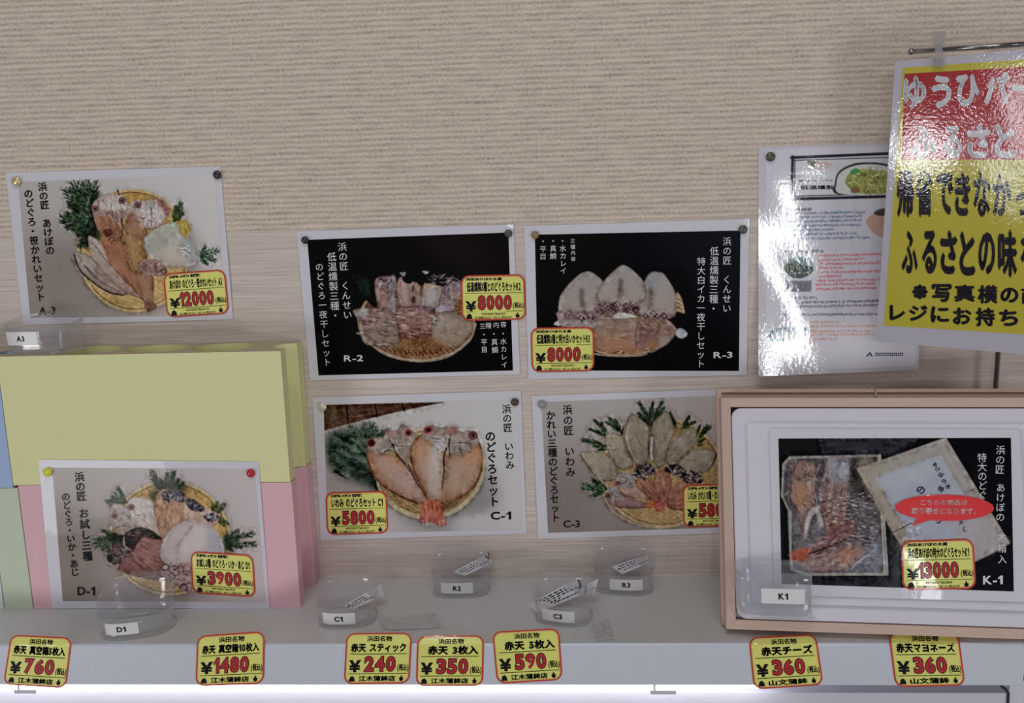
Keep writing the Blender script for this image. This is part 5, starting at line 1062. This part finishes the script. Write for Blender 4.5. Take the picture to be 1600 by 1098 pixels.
L = FL.letters(1180, 380, 4.993); L.poly([(865, 882), (895, 845), (920, 882), (905, 882), (893, 862), (880, 882)], [(0, 1, 5), (1, 4, 5), (1, 3, 4), (1, 2, 3)])
for i in range(14): L.rect((935+i*16, 856+(i % 3)*2), (947+i*16, 856+(i % 3)*2), 6); L.rect((941+i*16, 852), (941+i*16, 880), 5); L.rect((935+i*16, 876-(i % 2)*4), (948+i*16, 876-(i % 2)*4), 5)
FL.write(L, [mat('navy_ink', alb(30, 34, 70), rough=.4)], 'company_mark')
pin('dark olive push pin in the top left corner of the flyer', 1203.5, 245, WALL, 6.8, (64, 64, 54))

# ------------------------------------------------------------------ big hanging sign, its stand and clip
A20 = math.radians(20); S0 = WALL.at(1398, 96, .065); SIGN = Plane(S0, (-math.sin(A20), -math.cos(A20), 0.0))
GLOSS = mat('sign_sheet', alb(140, 137, 147), rough=.3, spec=.1, coat=1.0, bump=.00011, bscale=300, var=.01, coat_rough=.05)
SY = mat('sign_yellow', alb(143, 134, 46), rough=.3, spec=.1, coat=1.0, bump=.00011, bscale=300, var=.02, coat_rough=.05); SR = mat('sign_red', alb(124, 30, 34), rough=.3, spec=.1, coat=1.0, bump=.00011, bscale=300, var=.03, coat_rough=.05)
SG = Poster('large laminated sign with white-on-red and black-on-yellow writing, hanging from a clip', [(1398.7, 96.4), (1690, 68), (1690, 561), (1368.6, 533.4)], SIGN, .00013, 12, name='hanging_sign', cat='sign', nx=30, ny=36, m=GLOSS)
def block(P, quad, d, m, name):
    mb = MB(); sheet(mb, lambda s, t, e: P.pl.at(bil(quad, s, t)[..., 0], bil(quad, s, t)[..., 1], d+e), 26, 34, .0001); mb.make(name, [m], P.root)
block(SG, [(1411, 106), (1676, 87), (1676, 527), (1381, 508.5)], .0012, SY, 'yellow_print'); block(SG, [(1413.5, 115.3), (1676, 100), (1676, 249.5), (1408.4, 249)], .0014, SR, 'red_print')
L = SG.letters(1360, 80, 6.1, .0018)
for ch, b in (('ゆ', (312, 235, 535, 555)), ('う', (580, 230, 775, 545)), ('ひ', (815, 215, 1040, 530)), ('パ', (1080, 195, 1325, 510)), ('ー', (1345, 320, 1540, 380)), ('ク', (1580, 200, 1780, 500)), ('ふ', (370, 705, 640, 1015)), ('る', (690, 705, 870, 1025)), ('さ', (915, 695, 1140, 1020)), ('と', (1180, 690, 1385, 1020))): L.line(ch, b, .05)
SG.write(L, [mat('sign_white', alb(150, 150, 156), rough=.3, spec=.1, coat=1.0, bump=.00011, bscale=300, coat_rough=.05)], 'white_lettering')
L = SG.letters(1360, 250, 3.54, .0018)
for ch, b in (('帰', (145, 52, 242, 318)), ('省', (250, 50, 345, 315)), ('で', (365, 68, 460, 305)), ('き', (465, 65, 555, 310)), ('な', (570, 62, 665, 315)), ('か', (675, 75, 780, 310)), ('っ', (805, 175, 880, 312)), ('た', (905, 66, 1005, 312)),
    ('ふ', (172, 388, 262, 628)), ('る', (285, 388, 368, 630)), ('さ', (385, 388, 480, 632)), ('と', (492, 392, 580, 640)), ('の', (597, 398, 690, 635)), ('味', (705, 385, 812, 650)), ('を', (830, 400, 935, 645)),
    ('※', (230, 688, 318, 770)), ('写', (338, 685, 450, 785)), ('真', (462, 688, 580, 785)), ('横', (592, 690, 705, 795)), ('の', (718, 705, 820, 790)), ('商', (832, 700, 945, 797)),
    ('レ', (105, 800, 193, 888)), ('ジ', (212, 802, 318, 890)), ('に', (333, 808, 437, 900)), ('お', (455, 815, 560, 910)), ('持', (580, 815, 690, 920)), ('ち', (710, 825, 818, 918)), ('く', (850, 830, 920, 925))): L.line(ch, b, .045)
SG.write(L, [mat('sign_black', alb(18, 14, 22), rough=.3, spec=.1, coat=1.0, bump=.00011, bscale=300, coat_rough=.05)], 'black_lettering')
CHROME = mat('chrome', alb(112, 110, 112), rough=.16, metal=1, var=.02)
POLE = Plane((0, -.02, 0), (0, -1, 0))
pf = POLE.at(1556, 600); ROD = SIGN.shift(-.004); r0, r1 = ROD.at(1424, 80.5), ROD.at(1690, 63)
st = thing('sign_stand', 'chrome sign stand with a thin crossbar, standing behind the wooden box', 'stand', (pf[0], -.02, 0))
mb = MB(); mb.tube([r0, r1], .0030, 12); mb.lathe([(.0004, -.0042), (.0030, -.0030), (.0042, 0), (.0030, .0030), (.0004, .0042)], r0, r1-r0, 14); mb.make('crossbar', [CHROME], st, smooth=True)
ptop = np.array([pf[0], -.02, r0[2]+(r1[2]-r0[2])*(pf[0]-r0[0])/(r1[0]-r0[0])])
mid = r0+(r1-r0)*(pf[0]-r0[0])/(r1[0]-r0[0])
mb = MB(); mb.tube([(pf[0], -.02, .003), ptop, mid], .0032, 12); mb.make('pole', [CHROME], st, smooth=True)
mb = MB(); mb.lathe([(.026, .0003), (.026, .002), (.022, .0035), (.004, .0042)], (pf[0], -.029, 0), (0, 0, 1), 24); mb.make('base', [CHROME], st)
def sign_clip(label, px, py0, py1):
    PL = SIGN.shift(.003); a = lambda x, y, d=0.0: PL.at(px+x, y, d); c = a(0, py1)
    root = thing('sign_clip', label, 'clip', c, 'clear clips on the crossbar'); m = clear_mat('clear_clip', (.72, .66, .66), .30, .1)
    def slab(pts, d0, d1, name):
        n = len(pts); V = [a(x, y, d0) for x, y in pts]+[a(x, y, d1) for x, y in pts]; part(name, V, [tuple(range(n)), tuple(range(n, 2*n))[::-1]]+[(i, n+i, n+(i+1) % n, (i+1) % n) for i in range(n)], [m], root)
    w = 10; h = py1-py0
    slab([(-w-1, py0), (w+1, py0), (w, py0+h*.33), (5, py0+h*.40), (-5, py0+h*.40), (-w, py0+h*.33)], -.001, .001, 'head')
    slab([(-5, py0+h*.40), (5, py0+h*.40), (8, py0+h*.80), (-8, py0+h*.80)], .0028, .0045, 'jaw'); slab([(-8, py0+h*.80), (8, py0+h*.80), (9, py1), (-9, py1)], .0024, .0040, 'grip')
    slab([(-6, py0+h*.36), (6, py0+h*.36), (6, py0+h*.44), (-6, py0+h*.44)], -.001, .0035, 'hinge')
sign_clip('clear plastic clip holding the big sign to the crossbar', 1467, 49, 105)

# ------------------------------------------------------------------ wooden box with foam tray, poster K-1, balloon sticker and cup
LEAN = math.radians(16); BT = .022; zb = (BT+.0125)*math.sin(LEAN)+.0004
TB = Plane((0, 0, zb), (0, 0, 1)); bl = TB.at(1135.3, 982.5); br = TB.at(1600, 998.4)
BU = (br-bl)/np.linalg.norm(br-bl); bk = np.array([-BU[1], BU[0], 0]); BV = np.array([0, 0, math.cos(LEAN)])+bk*math.sin(LEAN); BN = np.cross(BU, BV)   # BN points to the room
if BN[1] > 0: BN = -BN
KP = Plane(bl, BN)
def kuv(px, py, d=0.0):
    p = KP.at(px, py, d)-bl; return np.stack([p@BU, p@BV], -1)
BH = float(kuv(1126.5, 621.5)[1]); BW = float(kuv(1693, 800)[0])
WOOD = mat('pale_wood', alb(158, 138, 126), rough=.6, spec=.25, bump=.0002, bscale=1.0, var=.13, stretch=(18, 18, 420))
WOODV = mat('pale_wood_upright', alb(154, 133, 124), rough=.6, spec=.25, bump=.0002, bscale=1.0, var=.13, stretch=(420, 420, 14))
AX = np.stack([BU, BV, BN])          # local x,y,z -> world; z towards the room, box from z=-BT to 0
box = thing('wooden_box', 'pale wooden box leaning back on the shelf, holding a white foam tray', 'box', bl+BU*BW/2)
T_ = .0115
def kbox(x0, y0, z0, x1, y1, z1, name, m, parent=None):
    mb = MB(); mb.box((x0, y0, z0), (x1, y1, z1), 0, AX, bl); return mb.make(name, [m], parent or box)
kbox(0, 0, -BT, T_, BH, 0, 'side_board', WOODV); kbox(BW-T_, 0, -BT, BW, BH, 0, 'side_board', WOODV)
kbox(T_, 0, -BT, BW-T_, T_, 0, 'bottom_board', WOOD)
kbox(T_, BH-T_, -BT, BW-T_, BH, 0, 'top_board', WOOD)
kbox(T_, T_, -BT, BW-T_, BH-T_, -BT+.004, 'back_board', mat('gap_shade', alb(60, 50, 46), rough=.8))  # board coloured dark for the shade in the gap round the tray
# the box's lid stands behind it and shows above the top edge
LZ = -BT-.0012; LH = float(kuv(1400, 607.3, LZ)[1]); LD = LZ-.010; lx0 = float(kuv(1120.5, 640, LZ)[0])
lid = thing('box_lid', 'pale wooden lid standing behind the wooden box, its grooved edge showing above', 'lid', bl+BU*BW/2+BN*(LZ-.005))
kbox(lx0, 0, LD, BW+.003, LH-.0045, LZ-.0035, 'panel', WOOD, lid)
kbox(lx0, LH-.0045, LD, BW+.003, LH, LZ, 'top_rail', WOOD, lid)
kbox(lx0, 0, LZ-.0034, lx0+.006, LH-.0046, LZ, 'side_rail', WOODV, lid)
kbox(lx0+.0061, LH-.0058, LZ-.0034, BW+.003, LH-.0046, LZ-.0005, 'groove_shade', mat('gap_shade', alb(46, 38, 36), rough=.8), lid)  # dark strip painted in for the shade under the top rail
hk = kuv(1373.5, 608)[0]; mb = MB(); mb.box((hk-.0045, LH+.0002, LD), (hk+.0035, LH+.0016, LZ+.0014), 0, AX, bl); mb.box((hk+.0012, LH-.0085, LZ+.0002), (hk+.0035, LH+.0016, LZ+.0014), 0, AX, bl); mb.make('hook', [mat('dull_steel', alb(140, 128, 118), rough=.35, metal=.7)], lid)
# foam tray
FOAM = mat('white_foam', alb(168, 165, 175), rough=.6, spec=.3, bump=.0001, bscale=500, var=.015)
x0, y0 = T_+.0012, T_+.001; x1, y1 = BW-T_-.0012, BH-T_-.0012
ins = lambda px, py: kuv(px, py)
loops = []
def rloop(e, r, z, n=7, eb=None, et=None):
    a0, b0, a1, b1 = x0+e, y0+(e if eb is None else eb), x1-e, y1-(e if et is None else et); pts = []
    for cx, cy, t0 in ((a1-r, b1-r, 0), (a0+r, b1-r, 90), (a0+r, b0+r, 180), (a1-r, b0+r, 270)):
        for k in range(n): t = math.radians(t0+90*k/(n-1)); pts.append((cx+r*math.cos(t), cy+r*math.sin(t), z))
    loops.append(bl+np.array(pts)@AX)
rloop(.002, .011, -.0175); rloop(0, .013, -.006); rloop(0, .013, -.0025); rloop(.0012, .012, -.001); rloop(.0150, .009, -.001); rloop(.0165, .008, -.0018); rloop(.0195, .008, -.0060); rloop(.044, .006, -.0066, eb=.025, et=.0235); rloop(.046, .006, -.0075, eb=.027, et=.0245); rloop(.050, .005, -.0125, eb=.030, et=.0275)
n = len(loops[0]); V = np.concatenate(loops); Fs = []
for j in range(len(loops)-1):
    for k in range(n): Fs.append((j*n+k, j*n+(k+1) % n, (j+1)*n+(k+1) % n, (j+1)*n+k))
Fs += [tuple(range(n))[::-1], tuple((len(loops)-1)*n+k for k in range(n))]
tr = part('foam_tray', V, Fs, [FOAM], None, loc=bl+BU*BW/2+BV*T_-BN*.012); tag(tr, 'white foam tray with rounded corners fitted inside the wooden box', 'tray')
KQ = KP.shift(-.0115)
PK = Poster('black fish photo poster marked K-1 with a wrapped parcel, inside the foam tray', [(1199, 667.5), (1597, 663), (1603, 941), (1207, 929)], KQ, .0002, 15, group='product posters')
PK.picture([(1216.3, 685), (1579.6, 683.8), (1584, 923.8), (1221.4, 912)], pic_K1())
L = PK.letters(1320, 670, 4.221)
L.column('浜の匠', (1028, 140), (1022, 268), 64); L.column('あけぼの', (1028, 388), (1025, 582), 62); L.column('木箱入', (1036, 715), (1038, 860), 62); L.column('特大のどぐ', (905, 190), (910, 435), 64); L.line('K-1', (912, 968, 1042, 1025), .03, slope=2)
PK.write(L, [WHITE_INK])
L = PK.letters(1320, 670, 4.221, .0018)
for ch, x, y, s in (('あ', 595, 235, 32), ('け', 612, 265, 34), ('ぼ', 635, 303, 34), ('の', 656, 345, 34), ('水', 682, 380, 36), ('特', 634, 398, 40), ('の', 502, 402, 62), ('り', 620, 604, 52), ('干', 765, 620, 34), ('し', 792, 660, 36)): L.centre(ch, x, y, s, .45, .03)
PK.write(L, [mat('navy_brush', alb(30, 34, 58), rough=.5)], 'parcel_writing')
price_tag('yellow 13000 yen price tag on poster K-1 in the wooden box', [(1407.7, 844.8), (1521, 841), (1525.6, 920), (1410, 921.7)], PK.pl.at, '浜田あけぼの水産', '浜の匠あけぼの特大のどぐろセットK1', '13000', None, ('4970057160384', '仕様2222　仕入先017'))
bal = thing('balloon_sticker', 'red speech balloon sticker with white writing on poster K-1', 'sticker', PK.pl.at(1475, 812, .0024))
t = np.linspace(0, 2*math.pi, 72, endpoint=False); ex, ey = 1476+77*np.cos(t), 793+20.5*np.sin(t)+.8*np.cos(t)
mb = MB()
def flat(pts, d, th=.0004):
    p = np.array(pts); n = len(p); A = PK.pl.at(p[:, 0], p[:, 1], d); B = PK.pl.at(p[:, 0], p[:, 1], d-th); mb.add(np.concatenate([A, B]), [tuple(range(n))[::-1], tuple(range(n, 2*n))]+[(i, (i+1) % n, n+(i+1) % n, n+i) for i in range(n)])
flat(np.stack([ex, ey], 1), .0025); flat([(1432, 803), (1462, 809), (1448, 814), (1424, 821), (1431, 814)], .00248)
mb.make('balloon', [mat('sticker_red', alb(178, 36, 40), rough=.35, coat=.5, bump=.0001, bscale=80)], bal)
L = PK.letters(1320, 670, 4.221, .0029); L.line('こちらの商品は', (500, 466, 808, 502), .012, slope=0); L.line('取り寄せになります。', (440, 518, 866, 562), .014, slope=-2); L.make('lettering', [WHITE_INK], bal)
cp = KP.at(1214, 967, .0325); cl = cp-bl; u_, v_ = cl@BU, cl@BV
cup('clear plastic cup labelled K1 in the lower left of the wooden box', cp, 0, 'K1', a=.0455, b=.0160, h1=.052, h2=.064, lx=.008, lz=.018, lw=.051, lh=.0175, ax=(BU, BV), e=3.6, flare=.04)
for o in list(bpy.data.objects):
    if '_loc' in o.keys(): del o['_loc']
if 'glyphs' in bpy.data.scenes: bpy.data.scenes.remove(bpy.data.scenes['glyphs'])
